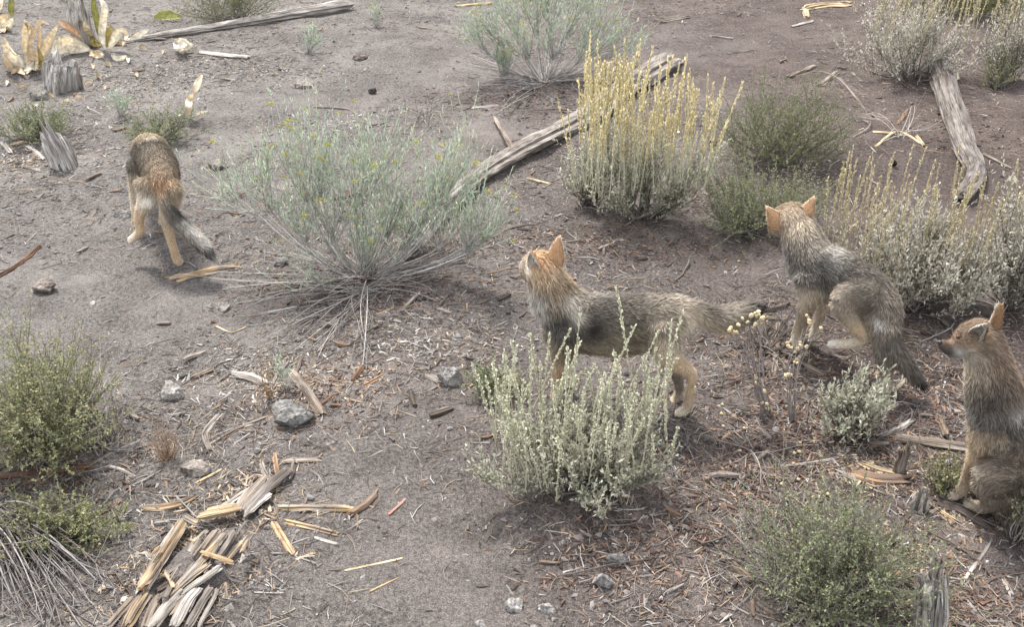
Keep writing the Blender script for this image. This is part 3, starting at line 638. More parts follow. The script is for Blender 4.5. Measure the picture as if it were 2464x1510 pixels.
# ------------------------------------------------------------------ shrubs
def bez(P0, P1, P2, k):
    t = np.linspace(0, 1, k)[None, :, None]
    return P0[:, None]*(1-t)**2 + 2*P1[:, None]*t*(1-t) + P2[:, None]*t*t
def stems(rng, n, rx, ry, h, mode, k=7, zmin=.25, topvar=.48, basej=.12):
    a = rng.uniform(0, 2*math.pi, n); rho = np.sqrt(rng.random(n))
    prof = zmin+(1-zmin)*np.sqrt(np.clip(1-(rho*.97)**2, 0, 1))
    f1, f2, f3 = rng.uniform(0, 6.28, 3); lob = 1+.20*np.sin(2*a+f1)+.18*np.sin(3*a+f2)+.13*np.sin(5*a+f3); prof = prof*(1+.20*np.sin(3*a+f3)*rho+.14*np.sin(5*a+f1)); rho = rho*lob
    tip = np.stack([rho*rx*np.cos(a), rho*ry*np.sin(a), h*prof*rng.uniform(1-topvar, 1.0, n)], -1)
    b = np.stack([rng.normal(0, rx*basej, n), rng.normal(0, ry*basej, n), np.full(n, -.01)], -1)
    if mode == 'clump':
        nc = max(5, n//22); ca = rng.uniform(0, 2*math.pi, nc); cr_ = rng.uniform(.15, .95, nc); ch = rng.uniform(.6, 1.05, nc); k_ = rng.integers(0, nc, n)
        cx = cr_*rx*np.cos(ca); cy = cr_*ry*np.sin(ca); pr_ = zmin+(1-zmin)*np.sqrt(np.clip(1-(cr_*.95)**2, 0, 1))
        sp = rng.normal(0, .17, (n, 2)); ln = rng.uniform(.55, 1.05, n)
        tip = np.stack([(cx[k_]+sp[:, 0]*rx)*ln, (cy[k_]+sp[:, 1]*ry)*ln, h*pr_[k_]*ch[k_]*ln*rng.uniform(.85, 1.08, n)], -1)
        b = b + np.stack([cx[k_]*.16, cy[k_]*.16, np.zeros(n)], -1)
    if mode in ('fan', 'clump'): c = b+(tip-b)*.5+rng.normal(0, .03, (n, 3))
    else: c = b+(tip-b)*A(.55, .55, .35)+rng.normal(0, .04, (n, 3))
    return bez(b, c, tip, k)
def sub_stems(rng, P, n, Lr, up=.6, spread=.6, tr=(.35, 1), k=4):
    N, K, _ = P.shape; i = rng.integers(0, N, n); t = rng.uniform(*tr, n)*(K-1); j = np.clip(t.astype(int), 0, K-2); f = (t-j)[:, None]
    s = P[i, j]*(1-f)+P[i, j+1]*f; d = nrm(P[i, j+1]-P[i, j]); d = nrm(d*.6+rng.normal(0, spread, (n, 3))+A(0, 0, up)); L = rng.uniform(*Lr, n)[:, None]
    return bez(s, s+d*L*.5+rng.normal(0, .008, (n, 3)), s+d*L+A(0, 0, .12)*L, k)
def leaf_quads(rng, P, n, L, Wd, col, jit=.3, along=.5, tr=(.1, 1), spread=.7, up=.25):
    """n leaves growing from the stems P, each a folded rhombus"""
    N, K, _ = P.shape; i = rng.integers(0, N, n); t = rng.uniform(*tr, n)*(K-1); j = np.clip(t.astype(int), 0, K-2); f = (t-j)[:, None]
    s = P[i, j]*(1-f)+P[i, j+1]*f; tan = nrm(P[i, j+1]-P[i, j])
    d = nrm(tan*along+rng.normal(0, spread, (n, 3))+A(0, 0, up)); w = nrm(np.cross(d, rng.normal(0, 1, (n, 3)))); nn = np.cross(d, w)
    l = (L*rng.uniform(.55, 1.25, n))[:, None]; wd = (Wd*rng.uniform(.7, 1.3, n))[:, None]
    V = np.stack([s, s+d*l*.6+w*wd*.5+nn*wd*.25, s+d*l, s+d*l*.6-w*wd*.5+nn*wd*.25], 1).reshape(-1, 3)
    Fq = np.arange(n*4).reshape(n, 4)
    pal = np.asarray(col, float); c = pal[rng.integers(0, len(pal), n)]*rng.uniform(1-jit, 1+jit, (n, 1))
    return V, Fq, np.repeat(c, 4, 0)
def stem_col(rng, n, k, sides, col, jit=.25):
    pal = np.asarray(col, float); c = pal[rng.integers(0, len(pal), n)]*rng.uniform(1-jit, 1+jit, (n, 1)); return np.repeat(c, k*sides, 0)
def cat_mesh(parts):
    V, Fs, Cc, o = [], [], [], 0
    for v, f, c in parts:
        V.append(v); Fs.append(f+o); Cc.append(c); o += len(v)
    return np.vstack(V), np.vstack(Fs), np.vstack(Cc)
def stalk_variants(rng, col_top, col_low, count=6, dense=1.0):
    """unit height (1 m) flowering stalks, later scaled: thin stem with bunched little bracts on the upper part"""
    out = []
    for k in range(count):
        lean = rng.normal(0, .05, 2); P = bez(A([0, 0, 0]), A([lean[0]*.2, lean[1]*.2, .5]), A([lean[0], lean[1], 1]), 7)
        V, Fq = tubes(P, np.linspace(.0065, .004, 7)[None], 4); cs = np.tile(A(*col_low), (len(V), 1)); parts = [(V, Fq, cs)]
        n = int(130*dense); t0 = rng.uniform(.38, .5)
        Vl, Fl, Cl = leaf_quads(rng, P, n, .036, .020, [col_top, tuple(q*.75 for q in col_top), tuple(q*1.15 for q in col_top)], along=1.3, tr=(t0, 1), spread=.45)
        parts.append((Vl, Fl, Cl))
        Vl, Fl, Cl = leaf_quads(rng, P, 16, .05, .012, [col_low], along=1.0, tr=(.05, t0), spread=.5); parts.append((Vl, Fl, Cl))
        out.append(cat_mesh(parts))
    return out
SAGE = [(.40, .40, .31), (.45, .445, .355), (.33, .33, .25), (.50, .485, .40)]
SAGE_PINK = [(.47, .45, .38), (.53, .505, .43), (.40, .38, .31), (.58, .55, .48)]
BARKC = [(.19, .165, .15), (.14, .115, .10), (.25, .225, .205)]
STV_Y = stalk_variants(np.random.default_rng(71), (.68, .59, .355), (.58, .56, .43))
STV_G = stalk_variants(np.random.default_rng(72), (.58, .57, .43), (.52, .50, .38), dense=.7)
STV_P = stalk_variants(np.random.default_rng(73), (.52, .45, .28), (.44, .39, .28), dense=.6)
def link_variants(tag_, lst, mat):
    res = []
    for V, Fq, c in lst:
        o = mk('flower_stalk', V, Fq, mat, col=c); res.append(o.data); bpy.data.objects.remove(o)
    return res
STV_Y, STV_G, STV_P = link_variants('y', STV_Y, M_LEAF), link_variants('g', STV_G, M_LEAF), link_variants('p', STV_P, M_LEAF)
def sagebrush(px, py, wpx, hpx, label, seed, pal=SAGE, leaves=5200, stalks=None, dpx=None, nsub=420, leafL=.024, leafW=.0068, name='sagebrush', group='sagebrush shrubs'):
    """wpx, hpx: width and height of the leafy mass in picture px; stalks: (variants, count, (px box x0,x1), (h0,h1 px), mode)"""
    rng = np.random.default_rng(seed); g = G(px, py); m = mpp(g); rx, ry, h = wpx*m/2, (dpx or wpx*.75)*m/2, hpx*m/.9
    root = empty(name, g, label, 'shrub', group)
    P = stems(rng, 46, rx*.92, ry*.92, h*.85, 'dome', zmin=.22); R = np.linspace(1, .25, 7)[None]*rng.uniform(.004, .008, (46, 1))
    S = sub_stems(rng, P, nsub, (.06*h/.35, .16*h/.35), up=.9, spread=.4); RS = np.linspace(1, .4, 4)[None]*np.full((nsub, 1), .0017)
    V1, F1 = tubes(P, R, 4); V2, F2 = tubes(S, RS, 3)
    V, Fq, c = cat_mesh([(V1, F1, stem_col(rng, 46, 7, 4, BARKC)), (V2, F2, stem_col(rng, nsub, 4, 3, [(.24, .21, .17), (.18, .15, .12)]))])
    mk('branches', V, Fq, M_STEM, parent=root, col=c)
    V, Fq, c = cat_mesh([leaf_quads(rng, S, leaves, leafL*1.1, leafW*1.25, pal, along=.7, spread=.55, up=.5), leaf_quads(rng, P, leaves//3, leafL*1.1, leafW*1.25, pal, along=.5, spread=.6, up=.5, tr=(.3, 1))])
    tag(mk('foliage', V, Fq, M_LEAF, parent=root, col=c), kind='stuff')
    for (var, n, x0, x1, h0, h1, zb) in (stalks or []):
        for k in range(n):
            a = rng.uniform(0, 6.28); q = math.sqrt(rng.random())
            xx = (x0+(x1-x0)*rng.random()-px)*m; yy = q*math.sin(a)*ry*.8
            o = bpy.data.objects.new('flower_stalk', var[rng.integers(0, len(var))]); C.objects.link(o); o.parent = root
            Lk = rng.uniform(h0, h1)*m/.88; fat = rng.uniform(.55, .8)
            o.location = (xx, yy, h*zb*rng.uniform(.8, 1.1)); o.scale = (fat*.62, fat*.62, Lk); wv = .16 if var is STV_G else .08; o.rotation_euler = (rng.normal(0, wv), rng.normal(0, wv*.9)+xx*.12, rng.uniform(0, 6.28))
    return root
sagebrush(1545, 520, 330, 190, 'tall grey green sagebrush crowned with many upright yellow flower stalks', 301, leaves=6800, stalks=[(STV_Y, 80, 1470, 1695, 130, 250, .45), (STV_Y, 24, 1370, 1460, 150, 250, .40), (STV_Y, 14, 1400, 1520, 120, 175, .95)])
sagebrush(1420, 490, 150, 150, 'small silvery sagebrush left of the yellow stalked one', 302, leaves=1900, nsub=150, stalks=[(STV_Y, 26, 1400, 1525, 150, 230, .9)])
sagebrush(1405, 1160, 540, 190, 'silvery front sagebrush with pale green seed stalks below the standing wolf pup', 303, leaves=8600, nsub=640, leafL=.021, stalks=[(STV_G, 46, 1195, 1340, 130, 215, .45), (STV_G, 40, 1340, 1600, 90, 215, .55), (STV_G, 9, 1330, 1600, 240, 330, .5)])
sagebrush(2185, 190, 320, 170, 'broad grey sagebrush with straw coloured stalks at the top right', 304, pal=SAGE_PINK, leaves=6500, stalks=[(STV_P, 46, 2060, 2330, 90, 160, .5)])
sagebrush(2420, 190, 170, 150, 'grey sagebrush at the upper right edge of the picture', 305, pal=SAGE_PINK, leaves=3200, stalks=[(STV_P, 18, 2370, 2480, 70, 120, .5)])
sagebrush(2190, 735, 400, 215, 'wide grey sagebrush with thin tan stalks behind the stepping wolf pup', 306, pal=SAGE_PINK, leaves=11500, nsub=800, stalks=[(STV_P, 26, 1985, 2140, 150, 250, .45), (STV_P, 34, 2130, 2340, 90, 200, .6)])
sagebrush(2430, 740, 230, 290, 'pinkish grey sagebrush at the right edge behind the sitting wolf pup', 307, pal=SAGE_PINK, leaves=7500, nsub=560, stalks=[(STV_P, 12, 2370, 2464, 60, 130, .7)])
sagebrush(2045, 1045, 215, 150, 'small pale sagebrush under the hind legs of the stepping wolf pup', 308, leaves=2500, nsub=260)

RAB = [(.37, .44, .34), (.44, .51, .41), (.48, .49, .32), (.29, .36, .26)]
RSTEM = [(.42, .42, .39), (.50, .49, .47), (.34, .33, .29), (.42, .38, .33)]
def fan_set(rng, fans, g, m, k=7):
    """woody limbs from the crown of the root to each fan, and the sprigs of each fan; fans: (bx, by, d, tx, ty, sx, sy, n)"""
    limbs, sprigs = [], []
    for (bx, by, d, tx, ty, sx, sy, n) in fans:
        B = at(bx, by, g[1]+d)-g; B[2] = max(B[2], .03); T = at(tx, ty, g[1]+d*1.4)-g; r0 = A(np.clip(B[0]*.12, -.05, .05), rng.normal(0, .02), -.01)
        for q in range(3):
            o = rng.normal(0, .012, 3); limbs.append(bez((r0+o)[None], (r0+(B-r0)*A(.6, .6, .35)+rng.normal(0, .02, 3))[None], (B+o)[None], k)[0])
        for q in range(n):
            e = T+A(rng.normal(0, sx), rng.normal(0, sx*.9), rng.normal(0, sy))*m; s = B+rng.normal(0, .012, 3); dl = e-s; e = s+dl*rng.uniform(.6, 1.12)
            e[2] = max(e[2], .03); sprigs.append(bez(s[None], (s+(e-s)*A(.6, .6, .42)+rng.normal(0, .012, 3))[None], e[None], k)[0])
    return np.array(limbs), np.array(sprigs)
def rabbitbrush(px, py, wpx, hpx, label, seed, n=240, fans=None, leaves=4200, flowers=60, dpx=None, zmin=.25, dead=40, name='rabbitbrush', thick=.0018, group='rabbitbrush shrubs'):
    rng = np.random.default_rng(seed); g = G(px, py); m = mpp(g); rx, ry, h = wpx*m/2, (dpx or wpx*.7)*m/2, hpx*m/.9
    root = empty(name, g, label, 'shrub', group)
    limbs, P = fan_set(rng, fans, g, m) if fans else (None, None); P = P if fans else stems(rng, n, rx, ry, h, 'clump', zmin=zmin, basej=.04); n = len(P); S = sub_stems(rng, P, int(n*(1.7 if fans else 3.0)), (.05*h/.5, .15*h/.5), up=.5, spread=.40, tr=(.4, 1.0))
    V1, F1 = tubes(P, np.linspace(1, .5, 7)[None]*rng.uniform(.8, 1.5, (n, 1))*thick, 3); V2, F2 = tubes(S, np.linspace(.8, .45, 4)[None]*np.full((len(S), 1), thick), 3)
    parts = [(V1, F1, stem_col(rng, n, 7, 3, RSTEM)), (V2, F2, stem_col(rng, len(S), 4, 3, RAB+RSTEM[:1]))]
    if fans:
        V4, F4 = tubes(limbs, np.linspace(1, .6, 7)[None]*rng.uniform(.7, 1.3, (len(limbs), 1))*.0048, 5); parts.append((V4, F4, stem_col(rng, len(limbs), 7, 5, [(.44, .42, .40), (.34, .31, .28), (.50, .48, .45)])))
    if dead:
        D = stems(rng, dead, rx*1.0, ry*.9, h*.22, 'fan', zmin=.3, basej=.06); V3, F3 = tubes(D, np.linspace(1, .4, 7)[None]*rng.uniform(.8, 1.6, (dead, 1))*thick*1.2, 3)
        parts.append((V3, F3, stem_col(rng, dead, 7, 3, [(.34, .31, .29), (.26, .22, .20), (.42, .39, .37)])))
    V, Fq, c = cat_mesh(parts); mk('branches', V, Fq, M_STEM, parent=root, col=c)
    a = leaf_quads(rng, S, int(leaves*.85), .032, .0046, RAB, along=1.2, spread=.42, up=.4); b = leaf_quads(rng, P, int(leaves*.15), .032, .0046, RAB, along=1.4, spread=.35, up=.4, tr=(.55, 1))
    V, Fq, c = cat_mesh([a, b]); tag(mk('foliage', V, Fq, M_LEAF, parent=root, col=c), kind='stuff')
    if flowers:
        tips = S[rng.choice(len(S), min(flowers, len(S)), replace=False), -1]; tips = tips[np.argsort(-tips[:, 2])][:flowers]
        for q, t in enumerate(tips):
            o = bpy.data.objects.new('flower_head', FLOW[q % len(FLOW)]); C.objects.link(o); o.parent = root; o.location = tuple(t); s = rng.uniform(.6, 1.2); o.scale = (s, s, s); o.rotation_euler[2] = rng.uniform(0, 6)
    return root
def flower_mesh(seed):
    r = np.random.default_rng(seed); P = np.zeros((8, 3, 3))
    for k in range(8):
        d = nrm(A(r.normal(0, .6), r.normal(0, .6), 1)); P[k] = np.outer([0, .012, .022], d)
    V, Fq, c = leaf_quads(r, P, 42, .009, .006, [(.46, .40, .09), (.40, .38, .12), (.34, .34, .13)], tr=(.5, 1)); o = mk('flower_head', V, Fq, M_LEAF, col=c); d = o.data; bpy.data.objects.remove(o); return d
FLOW = [flower_mesh(s) for s in range(5)]
rabbitbrush(875, 665, 640, 370, 'big feathery blue green rabbitbrush with small yellow flowers in the middle', 401, n=230, leaves=7000, flowers=60, dead=130, dpx=330, thick=.0021, fans=[(623, 517, .05, 560, 455, 34, 30, 22), (650, 505, .05, 630, 400, 30, 40, 24), (741, 489, .1, 712, 330, 30, 50, 28), (760, 480, .1, 772, 320, 26, 40, 22), (856, 505, .1, 865, 372, 58, 22, 46), (880, 480, .15, 930, 330, 44, 34, 28),
    (876, 652, -.05, 890, 540, 48, 25, 40), (970, 603, -.02, 1060, 420, 40, 40, 20), (1000, 560, .05, 1105, 345, 30, 40, 24), (1060, 500, .05, 1142, 405, 30, 34, 22), (1060, 600, -.08, 1030, 515, 26, 26, 12), (1125, 615, -.1, 1130, 505, 40, 34, 20),
    (1120, 600, -.1, 1198, 535, 25, 30, 16), (740, 590, -.02, 700, 500, 44, 30, 26), (800, 580, 0, 800, 465, 40, 40, 26), (770, 700, -.12, 735, 655, 36, 20, 14), (930, 570, .05, 962, 440, 34, 40, 24)])
rabbitbrush(1040, 600, 330, 190, 'right wing of feathery rabbitbrush lying over the diagonal log', 403, n=60, leaves=1200, flowers=10, dead=10, dpx=160)
rabbitbrush(1310, 195, 450, 215, 'tall airy rabbitbrush with yellow flower tips at the top centre', 404, n=190, leaves=6800, flowers=46, dead=90, thick=.0026, fans=[(1180, 135, .05, 1120, 75, 22, 18, 20), (1215, 110, .1, 1170, 45, 24, 20, 24), (1250, 90, .15, 1215, 0, 26, 22, 26), (1290, 80, .2, 1275, -30, 28, 20, 28), (1320, 80, .2, 1340, -30, 28, 20, 28), (1360, 90, .15, 1400, -10, 28, 22, 28),
    (1400, 110, .1, 1450, 30, 26, 22, 24), (1420, 130, .05, 1500, 70, 24, 20, 22), (1430, 150, 0, 1535, 105, 20, 16, 16), (1270, 140, -.05, 1240, 70, 26, 20, 24), (1330, 140, -.05, 1340, 60, 30, 22, 30), (1390, 150, -.05, 1430, 95, 26, 18, 22)])
rabbitbrush(1215, 190, 120, 90, 'small fan of rabbitbrush with yellow tips left of the tall airy one', 405, n=44, leaves=700, flowers=14, dead=20)
rabbitbrush(735, 128, 110, 75, 'sparse pale rabbitbrush sprigs in front of the long pale log', 406, n=30, leaves=380, flowers=0, dead=10)
rabbitbrush(905, 66, 64, 64, 'single pale rabbitbrush sprig right of the long pale log', 407, n=16, leaves=200, flowers=3, dead=4)
rabbitbrush(290, 278, 70, 80, 'sparse pale sprig above the left wolf pup', 408, n=26, leaves=300, flowers=0, dead=6)
rabbitbrush(690, 940, 60, 100, 'thin pale green sprig standing among the slabs at left centre', 409, n=10, leaves=90, flowers=0, dead=6)

OLIVE = [(.165, .19, .095), (.205, .22, .115), (.13, .15, .07), (.24, .235, .13)]
OLIVE_Y = [(.25, .27, .14), (.30, .30, .16), (.20, .225, .115), (.34, .31, .175)]
GREENG = [(.205, .235, .13), (.25, .275, .155), (.16, .19, .10), (.29, .285, .165)]
def bitterbrush(px, py, wpx, hpx, label, seed, pal=OLIVE, leaves=6500, nsub=420, dpx=None, zmin=.14, leafL=.0130, leafW=.0070, name='bitterbrush', stemc=BARKC, group='low green shrubs', twig=1.0):
    rng = np.random.default_rng(seed); g = G(px, py); m = mpp(g); rx, ry, h = wpx*m/2, (dpx or wpx*.75)*m/2, hpx*m/.9
    root = empty(name, g, label, 'shrub', group)
    P = stems(rng, 60, rx, ry, h, 'dome', zmin=zmin, basej=.2); S = sub_stems(rng, P, nsub, (.08*h/.3, .20*h/.3), up=.35, spread=.6, tr=(.3, 1))
    V1, F1 = tubes(P, np.linspace(1, .3, 7)[None]*rng.uniform(.0022, .0045, (60, 1))*twig, 4); V2, F2 = tubes(S, np.linspace(1, .5, 4)[None]*np.full((nsub, 1), .0013)*twig, 3)
    V, Fq, c = cat_mesh([(V1, F1, stem_col(rng, 60, 7, 4, stemc)), (V2, F2, stem_col(rng, nsub, 4, 3, stemc))]); mk('branches', V, Fq, M_STEM, parent=root, col=c)
    V, Fq, c = cat_mesh([leaf_quads(rng, S, int(leaves*1.5), leafL, leafW, pal, jit=.16, along=.5, spread=.8, up=.3), leaf_quads(rng, P, leaves//3, leafL, leafW, pal, jit=.16, along=.4, spread=.8, up=.3, tr=(.3, 1))]); tag(mk('foliage', V, Fq, M_LEAF, parent=root, col=c), kind='stuff')
    return root
bitterbrush(1865, 385, 340, 150, 'dark olive bushy shrub right of the yellow stalked sagebrush', 601, leaves=9000, nsub=600)
bitterbrush(1820, 555, 270, 150, 'green bushy shrub left of the head of the stepping wolf pup', 602, pal=GREENG, leaves=6500)
bitterbrush(120, 1090, 360, 230, 'large yellowish green shrub at the left edge', 603, pal=OLIVE_Y, leaves=11000, nsub=800, dpx=330)
bitterbrush(120, 1300, 330, 90, 'low yellow green shrub at the lower left', 604, pal=OLIVE_Y, leaves=3600, nsub=300)
bitterbrush(2010, 1445, 410, 245, 'large grey green shrub at the lower right in front of the wolf pups', 605, pal=GREENG, leaves=8500, nsub=800, leafL=.0120, leafW=.0062, dpx=380)
bitterbrush(95, 335, 175, 80, 'small round green shrub between the two weathered stumps', 606, pal=GREENG, leaves=3000, nsub=220)
bitterbrush(385, 340, 200, 65, 'low green plant just beyond the left wolf pup', 607, pal=GREENG, leaves=2400, nsub=180)
bitterbrush(560, 48, 260, 100, 'dense green shrub behind the long pale log at the top', 608, pal=OLIVE, leaves=5000)
bitterbrush(2340, 45, 360, 120, 'dark mossy green shrub at the top right corner', 609, pal=[(.08, .10, .02), (.11, .13, .03), (.06, .075, .02)], leaves=5200, leafL=.02, leafW=.009)
bitterbrush(1190, 962, 130, 80, 'small faint green plant left of the front silvery sagebrush', 610, pal=GREENG, leaves=1500, nsub=120)
bitterbrush(2270, 1180, 110, 80, 'small sparse green sprigs left of the sitting wolf pup front paw', 611, pal=OLIVE_Y, leaves=700, nsub=80)
bitterbrush(2400, 210, 90, 70, 'small faded green tuft under the upper right sagebrush', 612, pal=OLIVE_Y, leaves=900, nsub=90)
bitterbrush(2450, 1300, 60, 150, 'thin dry yellow sprig at the right edge beside the sitting wolf pup', 613, pal=OLIVE_Y, leaves=300, nsub=50)

# bare dead branches
def dead_bush(px, py, tips, label, seed, r=.0032, cols=((.27, .25, .24), (.20, .18, .17), (.13, .11, .10)), per=3, name='dead_branches', cat='branches'):
    rng = np.random.default_rng(seed); g = G(px, py); b0 = np.array(g); Ps = []
    for (tx, ty, hz) in tips:
        t = G(tx, ty)+A(0, 0, hz)
        for k in range(per):
            e = t+rng.normal(0, .05, 3)*A(1, 1, .3); s = b0+rng.normal(0, .02, 3); mm = (s+e)/2+rng.normal(0, .05, 3)+A(0, 0, .05); Ps.append(bez(s[None], mm[None], e[None], 9)[0])
    P = np.array(Ps); S = sub_stems(rng, P, len(P)*3, (.08, .22), up=.05, spread=.35, tr=(.2, .95), k=5)
    V1, F1 = tubes(P, np.linspace(1, .4, 9)[None]*rng.uniform(.6, 1.4, (len(P), 1))*r, 5); V2, F2 = tubes(S, np.linspace(.5, .2, 5)[None]*np.full((len(S), 1), r), 4)
    zf = lambda V: np.stack([V[:, 0], V[:, 1], np.maximum(V[:, 2], hgt(V[:, 0], V[:, 1])+.002)], -1)
    V, Fq, c = cat_mesh([(zf(V1), F1, stem_col(rng, len(P), 9, 5, cols)), (zf(V2), F2, stem_col(rng, len(S), 5, 4, cols))])
    o = mk(name, V-g, Fq, M_STEM, loc=g, col=c); return tag(o, label, cat)
dead_bush(-20, 1245, [(90, 1400, .02), (170, 1440, .02), (200, 1500, .02), (230, 1390, .03), (110, 1320, .06), (60, 1450, .03), (150, 1530, .02), (30, 1380, .05), (250, 1440, .01), (20, 1500, .02)], 'tangle of bare grey dead branches at the lower left corner', 701, r=.0042, per=6)
dead_bush(880, 700, [(560, 785, .01), (640, 830, .01), (720, 850, .01), (780, 830, .02), (850, 870, .01), (600, 760, .02), (1050, 720, .02), (1110, 660, .03)], 'fan of bare whitish dead stems spreading below the big rabbitbrush', 702, r=.0028, cols=((.40, .37, .35), (.32, .29, .27), (.22, .19, .17)), per=5)
dead_bush(1290, 215, [(1080, 240, .02), (1120, 215, .03), (1100, 262, .01), (1180, 270, .01), (1230, 290, .01), (1350, 270, .01)], 'fan of dark and pale dead stems below the top centre rabbitbrush', 703, r=.003, per=4, cols=((.34, .32, .31), (.20, .18, .17), (.10, .085, .08)))
dead_bush(250, 1080, [(120, 980, .12), (190, 960, .12), (290, 1010, .06), (330, 1060, .04), (60, 1020, .12)], 'bare brown twigs at the base of the left yellowish shrub', 704, r=.0036, per=6)
dead_bush(1880, 1420, [(1770, 1330, .05), (1760, 1270, .10), (1800, 1380, .03), (1740, 1400, .02), (1830, 1290, .12)], 'bare grey twigs at the left side of the lower right shrub', 705, r=.0024)
dead_bush(2160, 1400, [(2250, 1440, .03), (2290, 1500, .01), (2200, 1500, .05), (2330, 1490, .01), (2380, 1440, .01)], 'tangle of thin brown twigs around the jagged stump', 706, r=.0028, cols=((.24, .17, .13), (.16, .11, .09), (.30, .26, .24)))
dead_bush(2200, 985, [(2130, 1000, .01), (2090, 1060, .01), (2260, 1040, .01), (2180, 1075, .01)], 'small spread of whitish twigs under the stepping wolf pup tail', 707, r=.002)
dead_bush(1560, 1010, [(1640, 1120, .03), (1670, 1090, .03), (1650, 1180, .01), (1690, 1140, .01)], 'thin bare twigs at the right side of the front silvery sagebrush', 708, r=.002)
dead_bush(1800, 1090, [(1700, 1120, .01), (1900, 1140, .01), (1960, 1060, .02), (1740, 1050, .02), (1850, 1180, .01)], 'thin brown twigs lying below the dried flower plant', 709, r=.0022, cols=((.28, .22, .18), (.18, .13, .11), (.34, .31, .29)))
dead_bush(1850, 845, [(1800, 760, .03), (1900, 770, .03), (1930, 830, .01), (1790, 850, .01), (1870, 900, .01), (1920, 870, .02)], 'tangle of dark dead twigs between the two dried flower plants', 712, r=.004, cols=((.10, .08, .07), (.06, .05, .045), (.20, .18, .17)), per=4)
dead_bush(1020, 285, [(985, 265, .03), (1050, 270, .03), (1000, 300, .01), (1060, 300, .01), (970, 290, .01)], 'small heap of pale and dark twigs at upper centre', 710, r=.0035, cols=((.36, .34, .33), (.10, .085, .08), (.22, .19, .17)))
dead_bush(2160, 330, [(2100, 300, .05), (2200, 320, .03), (2130, 345, .01), (2180, 285, .08)], 'small withered plant with whitish stems left of the slanting log', 711, r=.003, cols=((.50, .47, .42), (.38, .33, .27)), per=2)
wood('straw_stem', [(1905, 246), (1960, 240), (2010, 255), (2060, 285), (2092, 308), (2052, 332)], 4.5, 'tan', 'long arching straw stem right of the dark olive shrub', 'stem', heights=[.20, .22, .20, .12, .03, .0], nC=6)

# dry grass tuft
rng = np.random.default_rng(88); g = G(405, 1105); P = stems(rng, 70, .09, .08, .20, 'fan', zmin=.45); V, Fq = tubes(P, np.linspace(1, .4, 7)[None]*np.full((70, 1), .0014), 3)
tag(mk('dry_grass_tuft', V, Fq, M_STEM, loc=g, col=stem_col(rng, 70, 7, 3, [(.42, .30, .20), (.36, .24, .16), (.46, .36, .26)])), 'small tuft of dry pinkish straw left of the flat rock', 'grass')
g = G(650, 960); P = stems(rng, 26, .05, .04, .26, 'fan', zmin=.6); V, Fq = tubes(P, np.linspace(1, .4, 7)[None]*np.full((26, 1), .0014), 3)
tag(mk('dry_grass_tuft', V, Fq, M_STEM, loc=g, col=stem_col(rng, 26, 7, 3, [(.40, .30, .20), (.36, .24, .16)])), 'thin upright straw among the slabs above the dark boulder', 'grass')

# dried flower plant with cream seed heads
def seed_mesh(seed):
    r = np.random.default_rng(seed); V = ICO_V*r.uniform(.7, 1.15, (12, 1))*A(.010, .010, .008); o = mk('seed_head', V, ICO_F, M_DRYLEAF, col=np.tile(A(.66, .55, .36)*r.uniform(.85, 1.1), (12, 1))); d = o.data; bpy.data.objects.remove(o); return d
SEEDS = [seed_mesh(s) for s in range(6)]
def buckwheat(px, py, heads, label, seed, mids):
    rng = np.random.default_rng(seed); g = G(px, py); root = empty('buckwheat', g, label, 'plant', 'dried flower plants'); Ps = []
    for (hx, hy) in heads:
        t = at(hx, hy, g[1]+rng.uniform(-.05, .07)); s = g+rng.normal(0, .012, 3)*A(1, 1, 0); mid = at(*mids[rng.integers(0, len(mids))], g[1])+rng.normal(0, .025, 3)
        if rng.random() < .62 or not Ps: c = mid+(t-mid)*.15; Ps.append(bez(s[None], c[None], t[None], 8)[0])
        else: f_ = Ps[rng.integers(0, len(Ps))]; s = f_[int(rng.integers(3, 6))]; c = (s+t)/2+rng.normal(0, .03, 3); Ps.append(bez(s[None], c[None], t[None], 8)[0])
        for q in range(2):
            o = bpy.data.objects.new('seed_head', SEEDS[rng.integers(0, 6)]); C.objects.link(o); o.parent = root; o.location = tuple(t-g+rng.normal(0, .007, 3)*(q > 0)); sc_ = rng.uniform(.7, 1.25); o.scale = (sc_,)*3; o.rotation_euler = tuple(rng.uniform(0, 6, 3))
    P = np.array(Ps)-g; V, Fq = tubes(P, np.linspace(1.3, .5, 8)[None]*np.full((len(P), 1), .0019), 4)
    mk('stems', V, Fq, M_STEM, parent=root, col=stem_col(rng, len(P), 8, 4, [(.33, .29, .29), (.26, .22, .21), (.38, .33, .31)]))
hd = [(1758, 790), (1765, 772), (1775, 782), (1785, 768), (1790, 790), (1800, 775), (1808, 760), (1815, 785), (1825, 750), (1830, 778), (1838, 765), (1772, 800), (1795, 800), (1742, 800), (1820, 762)]
buckwheat(1840, 1000, hd, 'dried flower plant with cream seed heads under the tail of the standing wolf pup', 801, [(1810, 880), (1800, 860), (1822, 900)])
buckwheat(1905, 1010, [(1945, 765), (1948, 778), (1975, 790), (1940, 835), (1895, 825), (1905, 838), (1913, 848), (1922, 860), (1912, 872), (1900, 905), (1925, 825), (1890, 905)], 'dried flower plant with few cream seed heads in front of the stepping wolf pup', 802, [(1900, 900), (1910, 880)])
buckwheat(1835, 1005, [(1822, 925), (1835, 970), (1828, 962), (1840, 940), (1818, 905), (1850, 985)], 'short dried flower stem with orange seed heads below the taller one', 803, [(1830, 960)])
rng = np.random.default_rng(91)
